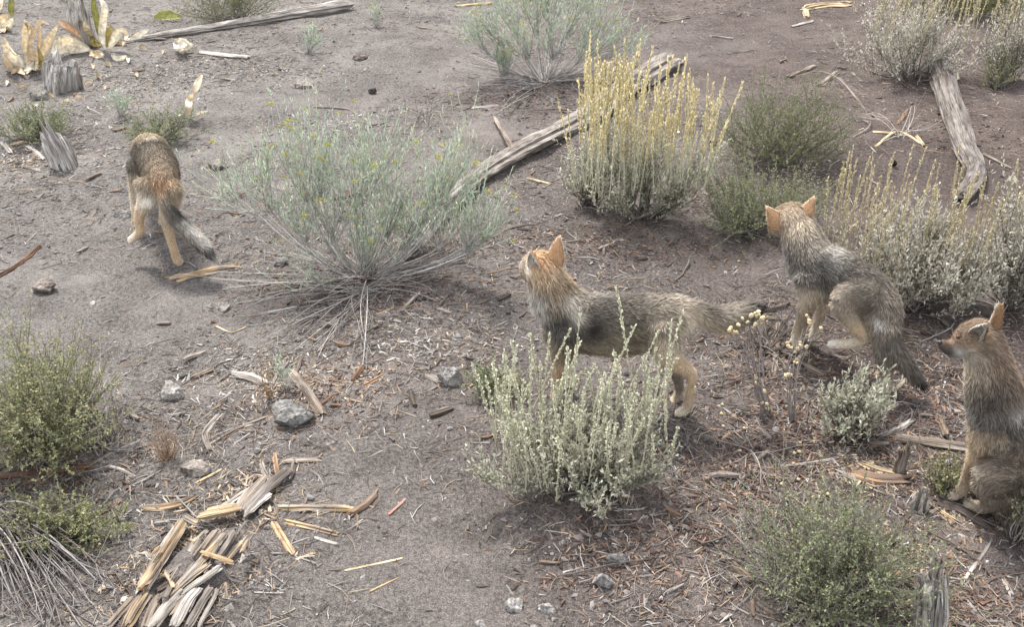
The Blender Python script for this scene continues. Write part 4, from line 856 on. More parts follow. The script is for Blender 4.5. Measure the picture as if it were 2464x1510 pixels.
for (x, y) in [(1777, 632), (1790, 1035), (1740, 1030), (1755, 1050), (1780, 1090), (1910, 1095), (1922, 1092), (1908, 1120), (1920, 1158), (1925, 1070), (1960, 1060), (1738, 978), (1735, 1000), (1955, 1200), (1990, 1194), (1880, 1170)]:
    o = bpy.data.objects.new('fallen_seed_head', SEEDS[int(rng.integers(0, 6))]); C.objects.link(o); p = G(x, y); o.location = tuple(p+A(0, 0, .008)); o.scale = (.9, .9, .9)
    tag(o, 'cream seed head fallen on the ground near the wolf pups', 'seed head', 'fallen cream seed heads')

# broad dry leaves (each leaf a part)
DL = [(.78, .68, .51), (.72, .59, .42), (.84, .77, .63)]
def leaf_blade(P, w, seed, cup=.35, col=(.6, .46, .26), fold=.0):
    """leaf along path P (k,3): pointed blade with midrib, cupped and wavy"""
    r = np.random.default_rng(seed); k = 12; Pp = cr(P, np.linspace(0, len(P)-1, k)); T = nrm(np.gradient(Pp, axis=0)); side = nrm(np.cross(T, A(.25, -1, .35)+r.normal(0, .25, 3))); n = np.cross(side, T)
    v = np.linspace(0, 1, k); hw = w/2*np.clip(np.sin(math.pi*(v*.9+.06))**.8, .05, 1); u = np.linspace(-1, 1, 7); V = []
    for i in range(k):
        for q in u:
            V.append(Pp[i]+side[i]*q*hw[i]+n[i]*(cup*hw[i]*(q*q) + .12*hw[i]*math.sin(v[i]*17+q*3+seed)))
    V = np.array(V); off = n.repeat(7, 0)*.0016; V2 = np.vstack([V, V-off]); i = np.arange(k-1)[:, None]*7; j = np.arange(6)[None]
    Q1 = np.stack([i+j, i+j+1, i+8+j, i+7+j], -1).reshape(-1, 4); n0 = k*7; Q2 = (Q1+n0)[:, ::-1]
    rib = np.tile(np.abs(u) < .2, k); c = np.tile(np.array(col), (len(V), 1))*(1+.22*fbm(V*35, seed, 3))[:, None]; c[rib] *= 1.12; c[np.tile(np.abs(u) > .9, k)] *= .82
    rim = []
    for a in range(k-1):
        for b in (0, 6): rim.append((a*7+b, a*7+7+b, n0+a*7+7+b, n0+a*7+b))
    return V2, np.vstack([Q1, Q2, np.array(rim)]), np.vstack([c, c*.9])
def leaf_plant(px, py, leaves, label, seed, name='broad_leaf_plant'):
    g = G(px, py); m = mpp(g); root = empty(name, g, label, 'plant', 'dry broad leaved plants'); rng = np.random.default_rng(seed)
    for k, (pts, w, ci) in enumerate(leaves):
        P = [at(x, y, g[1]+rng.uniform(-.12, .12)+dy) for (x, y, dy) in pts]; P = [A(p[0], p[1], max(p[2], float(hgt(p[0], p[1]))+.012)) for p in P]
        col = DL[ci] if ci < 3 else [(.36, .36, .13), (.44, .36, .14), (.50, .34, .22)][ci-3]
        V, Fq, c = leaf_blade(np.array(P), w*m, seed+k*7, cup=rng.uniform(.2, .6), col=col); mk('leaf', V-g, Fq, M_DRYLEAF, parent=root, col=c)
leaf_plant(75, 172, [([(70, 172, 0), (62, 110, 0), (66, 52, 0), (78, 95, -.03)], 18, 0), ([(72, 172, 0), (70, 120, 0), (92, 55, 0), (118, 58, -.02)], 12, 1), ([(60, 172, 0), (30, 130, 0), (12, 90, 0)], 34, 2), ([(85, 170, 0), (95, 120, 0), (98, 62, 0)], 11, 1),
    ([(85, 172, 0), (112, 110, 0), (140, 60, 0)], 20, 0), ([(90, 172, 0), (80, 140, -.02), (72, 105, -.03)], 24, 1), ([(52, 175, 0), (30, 165, 0), (8, 130, 0)], 22, 1), ([(80, 172, 0), (100, 150, -.04), (92, 112, -.05)], 14, 4),
    ([(108, 160, 0), (88, 158, 0), (58, 170, -.05)], 22, 2), ([(60, 178, -.05), (50, 195, -.05), (35, 205, -.1)], 18, 1), ([(90, 178, -.05), (85, 190, -.05), (70, 200, -.1)], 16, 0)], 'large clump of dry tan broad leaves at the upper left', 901)
leaf_plant(30, 75, [([(10, 80, 0), (8, 55, 0), (20, 35, 0)], 34, 0), ([(0, 78, 0), (15, 70, 0), (32, 45, 0)], 26, 2), ([(28, 40, 0), (27, 15, 0), (30, -15, 0)], 14, 3), ([(-10, 40, 0), (0, 15, 0), (5, -10, 0)], 20, 1)], 'clump of dry tan broad leaves cut by the left edge', 902)
leaf_plant(170, 132, [([(125, 128, 0), (160, 105, 0), (216, 118, 0)], 46, 2), ([(214, 120, 0), (230, 132, 0), (250, 136, 0)], 14, 0), ([(195, 90, 0), (165, 66, 0), (140, 50, 0)], 20, 5)], 'large curled tan leaf lying on the upper weathered stump', 903)
leaf_plant(256, 118, [([(250, 116, 0), (240, 70, 0), (228, 20, 0), (226, -10, 0)], 17, 3), ([(252, 116, 0), (245, 80, 0), (252, 20, 0), (240, -5, 0)], 18, 2), ([(256, 116, 0), (262, 85, 0), (268, 60, 0)], 16, 4), ([(245, 116, 0), (222, 90, 0), (205, 60, 0), (196, 50, 0)], 17, 0),
    ([(248, 116, 0), (225, 105, 0), (218, 80, 0)], 14, 4), ([(262, 116, 0), (285, 78, 0), (300, 68, 0)], 22, 2), ([(300, 70, 0), (305, 85, 0), (302, 96, 0)], 10, 0), ([(312, 96, 0), (335, 84, 0), (358, 70, 0)], 13, 2), ([(262, 118, 0), (290, 108, 0), (270, 95, 0)], 15, 1)], 'upright clump of yellow green and tan broad leaves left of the long pale log', 904)
leaf_plant(405, 52, [([(372, 50, 0), (400, 36, 0), (438, 40, 0)], 24, 3)], 'single yellow green broad leaf at the tip of the dense green shrub', 905, 'broad_leaf')
leaf_plant(440, 132, [([(425, 132, 0), (430, 108, 0), (452, 98, 0)], 26, 2), ([(432, 122, 0), (446, 112, 0), (466, 106, 0)], 18, 2), ([(446, 126, 0), (440, 115, -.02), (430, 118, -.03)], 14, 0)], 'crumpled cream leaf below the long pale log', 906, 'broad_leaf')
leaf_plant(459, 282, [([(458, 282, 0), (455, 262, 0), (458, 238, 0), (468, 222, 0)], 17, 0), ([(468, 224, 0), (474, 205, 0), (486, 180, 0)], 16, 0), ([(459, 280, 0), (445, 278, 0), (425, 276, 0)], 7, 2), ([(462, 280, 0), (480, 272, 0), (500, 268, 0)], 6, 2)], 'two upright golden leaves on a thin stalk above the left wolf pup', 907)
leaf_plant(2298, 198, [([(2295, 198, 0), (2298, 185, 0), (2300, 168, 0)], 20, 2)], 'small upright cream leaf right of the slanting log', 908, 'broad_leaf')
leaf_plant(292, 140, [([(272, 150, 0), (285, 142, 0), (305, 134, 0)], 14, 2), ([(215, 134, 0), (235, 138, 0), (250, 132, 0)], 12, 1)], 'scattered dry leaf bits right of the upper weathered stump', 909, 'broad_leaf')

# loose dry leaves fallen around the broad leaved plants
rng = np.random.default_rng(99)
for (x, y) in [(30, 150), (55, 215), (120, 235), (225, 165), (262, 160), (310, 150), (345, 120), (215, 205), (255, 215), (90, 262), (330, 185), (20, 205), (160, 250), (395, 130), (240, 190), (60, 130), (190, 240), (300, 110)]:
    g = G(x, y); m = mpp(g); a = rng.uniform(0, 6.28); L = rng.uniform(14, 30)*m; d = A(math.cos(a), math.sin(a), 0)*L
    V, Fq, c = leaf_blade(np.array([g-d*.5+A(0, 0, .012), g+A(0, 0, .03), g+d*.5+A(0, 0, .012)])-g, rng.uniform(7, 12)*m, int(rng.integers(1, 999)), cup=.5, col=DL[int(rng.integers(0, 3))])
    tag(mk('fallen_leaf', V, Fq, M_DRYLEAF, loc=g, col=c), 'small dry tan leaf fallen on the ground near the broad leaved plants', 'leaf', 'fallen tan leaves')

# ------------------------------------------------------------------ wolf pups
TAN, BUFF, CREAM, WHITE = (.50, .37, .235), (.47, .385, .28), (.62, .545, .435), (.78, .75, .70)
GREY, GREYD, BLACK, ORANGE, RUST, SILV = (.225, .192, .152), (.11, .093, .076), (.020, .018, .018), (.51, .33, .19), (.34, .21, .12), (.46, .43, .385)
def wolf(label, anchor, chains, ears, blobs, eyes, nose, seed, nhair=54000, hairscale=1.0, dim=1.0):
    rng = np.random.default_rng(seed); g0 = G(*anchor); Y0 = g0[1]
    W3 = lambda x, y, d: at(x, y, Y0+d)
    root = empty('wolf_pup', g0, label, 'wolf pup', 'wolf pups')
    AV, AF, off = [], [], 0; E_p, E_c, E_f, E_L, E_a = [], [], [], [], []
    for ch in chains:
        rg = ch['r']; n = len(rg); P = np.array([W3(*q[:3]) for q in rg]); R = np.array([[q[3], q[4] if len(q) > 4 else q[3]] for q in rg], float)
        R = R*np.array([mpp(p) for p in P])[:, None]
        cols = ch['c']; cols = [cols]*n if not isinstance(cols, list) else cols
        cols = np.array([[np.array(k[0]), np.array(k[1]), np.array(k[2])] if isinstance(k[0], tuple) else [np.array(k)]*3 for k in cols])
        m = (n-1)*4+1; t = np.linspace(0, n-1, m); Q = cr(P, t); RR = np.maximum(cr(R, t), .004); CC = np.stack([np.stack([np.interp(t, np.arange(n), cols[:, a, b]) for b in range(3)], -1) for a in range(3)], 1)
        T = nrm(np.gradient(Q, axis=0)); up = np.array(ch.get('up', (0, 0, 1)), float); s = nrm(np.cross(np.tile(up, (m, 1)), T)); u = np.cross(T, s)
        nC = 20; a = np.linspace(0, 2*math.pi, nC, endpoint=False)
        V = Q[:, None] + s[:, None]*(RR[:, :1]*np.cos(a))[..., None] + u[:, None]*(RR[:, 1:]*np.sin(a))[..., None]
        # rounded caps
        capA = [Q[0]+(V[0]-Q[0])*f - T[0]*RR[0].mean()*b for f, b in ((.45, .62), (.8, .38))]; capB = [Q[-1]+(V[-1]-Q[-1])*f + T[-1]*RR[-1].mean()*b for f, b in ((.8, .38), (.45, .62))]
        rings = [capA[0], capA[1]]+[V[i] for i in range(m)]+[capB[0], capB[1]]; mm = len(rings)
        VV = np.vstack(rings+[(Q[0]-T[0]*RR[0].mean()*.75)[None], (Q[-1]+T[-1]*RR[-1].mean()*.75)[None]])
        i = np.arange(mm-1)[:, None]*nC; j = np.arange(nC)[None]; j2 = (j+1) % nC
        Fq = np.stack([i+j, i+j2, i+nC+j2, i+nC+j], -1).reshape(-1, 4); jj = np.arange(nC); c0, c1 = mm*nC, mm*nC+1; k = (mm-1)*nC
        F3 = np.vstack([Fq[:, [0, 1, 2]], Fq[:, [0, 2, 3]], np.stack([np.full(nC, c0), (jj+1) % nC, jj], -1), np.stack([np.full(nC, c1), k+jj, k+(jj+1) % nC], -1)])
        AV.append(VV); AF.append(F3+off); off += len(VV)
        for q in range(0, m, 2):
            for w in range(0, nC, 2):
                sn = math.sin(a[w]); E_p.append(V[q, w]); E_f.append(T[q])
                c = CC[q, 0]*max(sn, 0)**.8 + CC[q, 1]*(1-abs(sn)**(.8 if sn > 0 else 1.2)) + CC[q, 2]*max(-sn, 0)**1.2
                E_c.append(c); E_L.append(float(np.interp(t[q], np.arange(n), ch['L'][:n])) if isinstance(ch['L'], list) else ch['L']); E_a.append(float(np.interp(t[q], np.arange(n), ch['ag'][:n])) if isinstance(ch['ag'], list) else ch['ag'])
    tmp = mk('tmp', np.vstack(AV)-g0, np.vstack(AF), None)
    md = tmp.modifiers.new('r', 'REMESH'); md.mode = 'VOXEL'; md.voxel_size = .0075; md.adaptivity = 0
    ms = tmp.modifiers.new('s', 'SMOOTH'); ms.factor = .5; ms.iterations = 4
    dg = bpy.context.evaluated_depsgraph_get(); ev = tmp.evaluated_get(dg); me = ev.to_mesh()
    nv = len(me.vertices); V = np.empty(nv*3, np.float32); me.vertices.foreach_get('co', V); V = V.reshape(-1, 3).astype(float)
    me.calc_loop_triangles(); tr = np.empty(len(me.loop_triangles)*3, np.int32); me.loop_triangles.foreach_get('vertices', tr); tr = tr.reshape(-1, 3)
    ev.to_mesh_clear(); bpy.data.objects.remove(tmp)
    # keep outer shell
    E_p, E_c, E_f, E_L, E_a = np.array(E_p)-g0, np.array(E_c), np.array(E_f), np.array(E_L), np.array(E_a)
    col, flow, Ln, ag = np.zeros((nv, 3)), np.zeros((nv, 3)), np.zeros(nv), np.zeros(nv)
    Ep = E_p.astype(np.float32); e2 = (Ep**2).sum(1)[None]; Vf = V.astype(np.float32)
    for s0 in range(0, nv, 3000):
        v_ = Vf[s0:s0+3000]; d2 = (v_**2).sum(1)[:, None]+e2-2*(v_@Ep.T); dm = d2.min(1, keepdims=True); w = np.exp(np.clip((dm-d2)/(2*.014**2), -40, 0)); w /= w.sum(1, keepdims=True)
        col[s0:s0+3000] = w@E_c; flow[s0:s0+3000] = w@E_f; Ln[s0:s0+3000] = w@E_L; ag[s0:s0+3000] = w@E_a
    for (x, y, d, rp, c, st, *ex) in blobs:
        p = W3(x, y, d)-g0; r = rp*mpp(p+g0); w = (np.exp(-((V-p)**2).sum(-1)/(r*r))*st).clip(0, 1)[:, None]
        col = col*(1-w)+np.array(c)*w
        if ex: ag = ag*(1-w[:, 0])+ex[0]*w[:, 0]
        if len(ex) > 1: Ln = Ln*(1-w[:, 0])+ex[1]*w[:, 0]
    # ears: cupped shells joined into the body mesh
    for (b, tp, wpx, od, cb, ci) in ears:
        B, Tp = W3(*b)-g0, W3(*tp)-g0; ax = Tp-B; o = np.array(od, float); o = nrm(o-ax*(o@ax)/(ax@ax)); sd_ = np.cross(nrm(ax), o); w = wpx*mpp(B+g0); kv, ku = 12, 9
        B = B-ax*.16; ax = ax*1.16
        v, uu = np.meshgrid(np.linspace(0, 1, kv), np.linspace(-1, 1, ku), indexing='ij'); hw = w/2*np.clip((1-v**1.5), .05, 1)**.75*np.where(v < .25, .85+.6*v, 1)
        mid = B+ax*v[..., None]+sd_*(uu*hw)[..., None]*.92 + o*((uu**2-.55)*hw*.75)[..., None]
        outer = mid-o*.006; inner = mid+o*.004
        Ve = np.vstack([outer.reshape(-1, 3), inner.reshape(-1, 3)]); i = np.arange(kv-1)[:, None]*ku; j = np.arange(ku-1)[None]
        q = np.stack([i+j, i+j+1, i+ku+j+1, i+ku+j], -1).reshape(-1, 4); n0 = kv*ku; rim = [(a*ku+e, a*ku+ku+e, n0+a*ku+ku+e, n0+a*ku+e) for a in range(kv-1) for e in (0, ku-1)]+[((kv-1)*ku+e, (kv-1)*ku+e+1, n0+(kv-1)*ku+e+1, n0+(kv-1)*ku+e) for e in range(ku-1)]
        nrm0 = np.cross(Ve[q[0][1]]-Ve[q[0][0]], Ve[q[0][3]]-Ve[q[0][0]]); flip = (nrm0@o) > 0
        q1 = q[:, ::-1] if flip else q; q2 = (q if flip else q[:, ::-1])+n0
        qq = np.vstack([q1, q2, np.array(rim)]); t3 = np.vstack([qq[:, [0, 1, 2]], qq[:, [0, 2, 3]]])
        ce = np.vstack([np.tile(np.array(cb), (n0, 1)), np.tile(np.array(ci), (n0, 1))]); edge = (np.abs(uu) > .85).ravel(); ce[:n0][edge] *= .8
        tr = np.vstack([tr, t3+len(V)]); V = np.vstack([V, Ve]); col = np.vstack([col, ce]); flow = np.vstack([flow, np.tile(nrm(ax), (2*n0, 1))])
        Ln = np.concatenate([Ln, np.full(2*n0, .013)]); ag = np.concatenate([ag, np.full(2*n0, .12)])
    body = mk('body', V, tr, M_SKIN, parent=root, col=col*.9)
    # fur: tapering ribbons combed along the flow, many short guard hairs
    a, b, c = V[tr[:, 0]], V[tr[:, 1]], V[tr[:, 2]]; cn = np.cross(b-a, c-a); ar = np.linalg.norm(cn, axis=1)/2
    Lt = Ln[tr].mean(1); pr = ar*np.clip(.030/Lt, .6, 2.2); pr /= pr.sum(); ti = rng.choice(len(tr), nhair, p=pr)
    r1, r2 = rng.random(nhair), rng.random(nhair); sw = r1+r2 > 1; r1[sw], r2[sw] = 1-r1[sw], 1-r2[sw]; bc = np.stack([1-r1-r2, r1, r2], -1)[..., None]
    tri = tr[ti]; p = (V[tri]*bc).sum(1); hc = (col[tri]*bc).sum(1); fl = (flow[tri]*bc).sum(1); L = (Ln[tri]*bc[..., 0]).sum(1); aa = (ag[tri]*bc[..., 0]).sum(1)
    nn = nrm(cn[ti]); wob = np.stack([vnoise(p*34+q*9.1, seed+q) for q in range(3)], -1); wob2 = np.stack([vnoise(p*110+q*5.3, seed+q+7) for q in range(3)], -1)
    fl = nrm(fl)+A(0, 0, -.25)+.42*wob+.30*wob2; fl = nrm(fl-nn*(fl*nn).sum(-1, keepdims=True)); tilt = (.30+.28*rng.random(nhair))[:, None]
    d = nrm(fl+nn*tilt+rng.normal(0, .16, (nhair, 3))); L = L*rng.uniform(.5, 1.25, nhair)*hairscale*1.12
    sdv = nrm(np.cross(d, nn)); wd = (np.where(L > .02, .0021, .0018)*rng.uniform(.6, 1.3, nhair))[:, None]; Lc = L[:, None]
    root_p = p-nn*.002; midp = p+d*Lc*.55; tip = p+d*Lc-nn*Lc*.10+fl*Lc*.05
    Vh = np.stack([root_p-sdv*wd/2, root_p+sdv*wd/2, midp+sdv*wd*.5, midp-sdv*wd*.5, tip], 1).reshape(-1, 3); k = np.arange(nhair)[:, None]*5
    Fh4 = k+np.array([[0, 1, 2, 3]]); Fh3 = k+np.array([[3, 2, 4]])
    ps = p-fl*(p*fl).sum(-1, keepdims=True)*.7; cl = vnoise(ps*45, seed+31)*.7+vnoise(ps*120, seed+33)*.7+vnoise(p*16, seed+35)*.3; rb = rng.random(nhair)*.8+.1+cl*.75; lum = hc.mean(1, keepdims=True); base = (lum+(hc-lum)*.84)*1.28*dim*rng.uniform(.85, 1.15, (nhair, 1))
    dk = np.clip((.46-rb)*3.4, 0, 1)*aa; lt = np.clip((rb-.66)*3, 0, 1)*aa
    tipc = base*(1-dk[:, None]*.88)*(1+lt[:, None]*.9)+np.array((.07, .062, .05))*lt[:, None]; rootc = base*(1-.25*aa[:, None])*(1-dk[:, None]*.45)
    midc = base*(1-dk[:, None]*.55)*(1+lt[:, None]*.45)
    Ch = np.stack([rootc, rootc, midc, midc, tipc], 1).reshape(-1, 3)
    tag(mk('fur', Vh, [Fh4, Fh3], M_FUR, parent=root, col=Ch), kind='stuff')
    import bmesh
    for (x, y, dd, rp) in eyes:
        pp = W3(x, y, dd)-g0; bm = bmesh.new(); bmesh.ops.create_uvsphere(bm, u_segments=12, v_segments=8, radius=rp*mpp(pp+g0)); e = bpy.data.meshes.new('eye'); bm.to_mesh(e); bm.free(); e.materials.append(M_EYE)
        o = bpy.data.objects.new('eye', e); C.objects.link(o); o.parent = root; o.location = tuple(pp)
    pp = W3(*nose[:3])-g0; r = nose[3]*mpp(pp+g0); Vn = ICO_V*A(r, r, r*.8); o = mk('nose', Vn, ICO_F, M_NOSE, parent=root, loc=pp); sm = o.modifiers.new('s', 'SUBSURF'); sm.levels = sm.render_levels = 2
    return root

TORSO = [(GREY, GREY, BUFF)]
LEG = dict(L=[.026, .023, .018, .013, .012, .012, .012, .011, .011], ag=[.85, .65, .4, .22, .2, .2, .15, .1, .1])
DORS = (.155, .130, .105)
# standing pup, side on, looking away up the slope
wolf('wolf pup standing side on behind the front silvery sagebrush, looking away', (1650, 1000), [
    dict(r=[(1263, 660, .34, 10, 10), (1269, 656, .30, 16, 16), (1283, 648, .245, 35, 33), (1299, 644, .19, 42, 39), (1310, 656, .15, 40, 40)], c=[BLACK, BUFF, TAN, TAN, (TAN, TAN, SILV)], L=[.006, .008, .012, .020, .028], ag=.35),
    dict(r=[(1307, 652, .17, 38, 40), (1321, 686, .16, 46, 50), (1345, 730, .15, 52, 65), (1387, 772, .13, 53, 74), (1450, 783, .105, 54, 81), (1520, 782, .08, 52, 79), (1580, 773, .06, 49, 71), (1625, 764, .045, 45, 59), (1646, 766, .04, 33, 42)],
         c=[(TAN, TAN, CREAM), ((.27, .19, .115), (.24, .18, .12), SILV), (GREY, (.22, .18, .135), SILV), (DORS, (.13, .113, .094), BUFF), (DORS, (.17, .148, .118), BUFF), (DORS, (.19, .158, .12), (.30, .24, .165)), (GREY, (.22, .18, .13), BUFF), (GREY, (.24, .19, .13), BUFF), (BUFF, BUFF, BUFF)], L=[.026, .028, .028, .026, .024, .024, .024, .026, .028], ag=.95),
    dict(r=[(1612, 780, .015, 30, 48), (1602, 832, .0, 29, 36), (1618, 868, -.005, 22, 25), (1652, 890, .0, 14, 15), (1664, 906, .0, 12, 13), (1661, 945, .0, 10, 11), (1655, 978, .0, 12, 12), (1640, 992, .0, 14, 9), (1630, 995, .005, 12, 7)], c=[GREY, BUFF, TAN, TAN, TAN, TAN, BUFF, CREAM, CREAM], **LEG),
    dict(r=[(1598, 795, .09, 27, 38), (1602, 855, .095, 20, 26), (1628, 900, .095, 12, 13), (1634, 935, .095, 10, 10), (1628, 960, .095, 11, 10), (1612, 970, .095, 13, 8)], c=[GREY, BUFF, (.22, .18, .14), (.20, .165, .13), BUFF, CREAM], **LEG),
    dict(r=[(1354, 790, .09, 28, 46), (1354, 845, .08, 24, 30), (1348, 880, .08, 17, 19), (1340, 912, .08, 12, 12), (1337, 940, .08, 10, 10), (1334, 962, .085, 11, 10), (1320, 971, .09, 14, 8)], c=[(.13, .113, .094), (.24, .18, .12), TAN, TAN, TAN, BUFF, CREAM], **LEG),
    dict(r=[(1345, 800, .18, 24, 40), (1348, 850, .18, 18, 22), (1358, 890, .18, 12, 12), (1360, 918, .18, 10, 10), (1352, 938, .18, 13, 8)], c=[GREY, BUFF, TAN, BUFF, CREAM], **LEG),
    dict(r=[(1640, 735, .045, 16), (1666, 742, .045, 20), (1698, 762, .045, 27), (1742, 768, .05, 30), (1788, 757, .055, 27), (1818, 748, .06, 17), (1832, 742, .06, 6)], c=[(GREY, BUFF, BUFF), (GREYD, BUFF, BUFF), (GREYD, (.30, .24, .17), BUFF), (GREY, (.28, .23, .17), BUFF), (GREY, GREY, GREY), BLACK, BLACK], L=.032, ag=.6)],
    [((1335, 632, .16), (1346, 571, .15), 50, (.15, 1, .25), ORANGE, CREAM), ((1288, 640, .12), (1277, 606, .115), 40, (-.55, -.85, .05), ORANGE, (.50, .45, .39))],
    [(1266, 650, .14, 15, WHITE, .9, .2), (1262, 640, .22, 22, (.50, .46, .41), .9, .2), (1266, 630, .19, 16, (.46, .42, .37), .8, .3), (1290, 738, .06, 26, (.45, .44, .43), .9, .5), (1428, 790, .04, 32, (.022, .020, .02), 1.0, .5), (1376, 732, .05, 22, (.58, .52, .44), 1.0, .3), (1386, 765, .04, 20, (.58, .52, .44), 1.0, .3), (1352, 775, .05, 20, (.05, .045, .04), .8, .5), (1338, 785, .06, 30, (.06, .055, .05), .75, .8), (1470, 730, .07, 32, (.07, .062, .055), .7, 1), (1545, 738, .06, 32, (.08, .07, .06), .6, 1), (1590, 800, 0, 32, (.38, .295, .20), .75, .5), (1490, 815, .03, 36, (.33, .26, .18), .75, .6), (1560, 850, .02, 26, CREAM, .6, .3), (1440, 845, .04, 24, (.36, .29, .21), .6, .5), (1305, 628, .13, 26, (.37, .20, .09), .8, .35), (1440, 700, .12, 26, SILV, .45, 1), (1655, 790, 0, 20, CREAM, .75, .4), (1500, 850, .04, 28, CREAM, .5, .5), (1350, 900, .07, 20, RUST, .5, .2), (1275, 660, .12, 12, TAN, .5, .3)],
    [(1266, 634, .255, 4.5), (1300, 628, .262, 4.5)], (1262, 660, .355, 7), 1001)
# stepping pup, crouched, going up and away
wolf('lean grey wolf pup stepping away with one hind foot raised beside the wide sagebrush', (2131, 946), [
    dict(r=[(1862, 560, .66, 9, 9), (1866, 554, .61, 15, 15), (1882, 540, .55, 36, 34), (1904, 530, .49, 46, 41), (1917, 542, .45, 42, 40)], c=[BLACK, BUFF, (.34, .25, .17), (.36, .28, .20), ((.34, .27, .20), GREY, SILV)], L=[.006, .008, .012, .020, .028], ag=.4),
    dict(r=[(1916, 542, .45, 40, 41), (1934, 586, .41, 46, 52), (1954, 632, .36, 51, 67), (1992, 660, .30, 52, 73), (2040, 684, .23, 47, 70), (2085, 712, .165, 47, 66), (2115, 750, .115, 46, 58), (2124, 790, .085, 37, 42)],
         c=[(BUFF, BUFF, SILV), (GREY, GREY, SILV), (GREY, (.14, .125, .105), SILV), (SILV, (.13, .115, .098), BUFF), (DORS, (.155, .135, .11), BUFF), (DORS, (.19, .16, .125), BUFF), ((.22, .18, .14), (.22, .185, .14), BUFF), (GREY, BUFF, BUFF)], L=.024, ag=.95),
    dict(r=[(2092, 722, .10, 32, 44), (2054, 712, .105, 29, 37), (2024, 720, .095, 24, 29), (2038, 756, .085, 21, 23), (2062, 792, .07, 15, 16), (2080, 816, .07, 12, 13), (2056, 826, .09, 12, 12), (2022, 829, .13, 12, 11), (2000, 829, .155, 12, 9)], c=[(.17, .145, .115), (.20, .17, .135), (.30, .25, .195), (.36, .29, .21), TAN, BUFF, CREAM, CREAM, WHITE], **LEG),
    dict(r=[(2130, 785, .06, 34, 40), (2128, 838, .03, 25, 28), (2130, 878, .015, 17, 18), (2135, 912, .005, 13, 13), (2132, 936, .005, 14, 12), (2120, 943, .03, 15, 9)], c=[GREY, GREY, GREY, BUFF, CREAM, CREAM], **LEG),
    dict(r=[(1950, 668, .28, 28, 40), (1946, 714, .275, 22, 26), (1937, 755, .275, 15, 16), (1924, 790, .275, 13, 13), (1915, 815, .28, 12, 12), (1924, 838, .28, 11, 10), (1934, 852, .29, 13, 8)], c=[(.14, .125, .105), BUFF, (.30, .235, .16), (.33, .26, .18), CREAM, BUFF, BUFF], **LEG),
    dict(r=[(1985, 690, .37, 24, 34), (1980, 732, .365, 15, 17), (1970, 772, .36, 11, 11), (1960, 804, .36, 10, 10), (1954, 824, .36, 12, 8)], c=[GREY, BUFF, BUFF, CREAM, CREAM], **LEG),
    dict(r=[(2136, 785, .06, 16), (2148, 822, .01, 18), (2166, 860, -.02, 20), (2196, 900, -.04, 17), (2214, 922, -.045, 10), (2224, 934, -.045, 4)], c=[GREY, GREYD, (GREYD, GREY, GREY), (GREYD, GREYD, GREY), BLACK, BLACK], L=.034, ag=.7)],
    [((1874, 540, .455), (1846, 499, .46), 48, (-.3, .9, .3), ORANGE, CREAM), ((1938, 520, .455), (1958, 477, .45), 44, (.25, .95, .2), ORANGE, CREAM)],
    [(1893, 600, .33, 16, WHITE, .8, .3), (1902, 655, .28, 16, WHITE, .7, .3), (1990, 585, .27, 24, (.52, .48, .43), .95, .4), (1975, 640, .24, 36, (.04, .037, .035), .85, .7), (2050, 650, .2, 44, (.075, .067, .06), .65, 1), (2110, 690, .12, 26, (.13, .11, .095), .5, 1), (2008, 705, .05, 16, (.42, .36, .29), .7, .3), (2110, 778, .03, 14, WHITE, .6, .3), (2060, 740, .05, 30, (.27, .22, .16), .5, .5), (1862, 566, .5, 12, WHITE, .7, .2), (1928, 625, .29, 16, (.10, .088, .08), .6, .7), (1900, 505, .46, 22, (.38, .29, .20), .6, .3), (1952, 700, .25, 20, BUFF, .6, .3), (1878, 545, .43, 12, RUST, .6, .2)],
    [(1862, 545, .56, 4.5), (1894, 540, .575, 4.5)], (1860, 560, .68, 7), 1002)
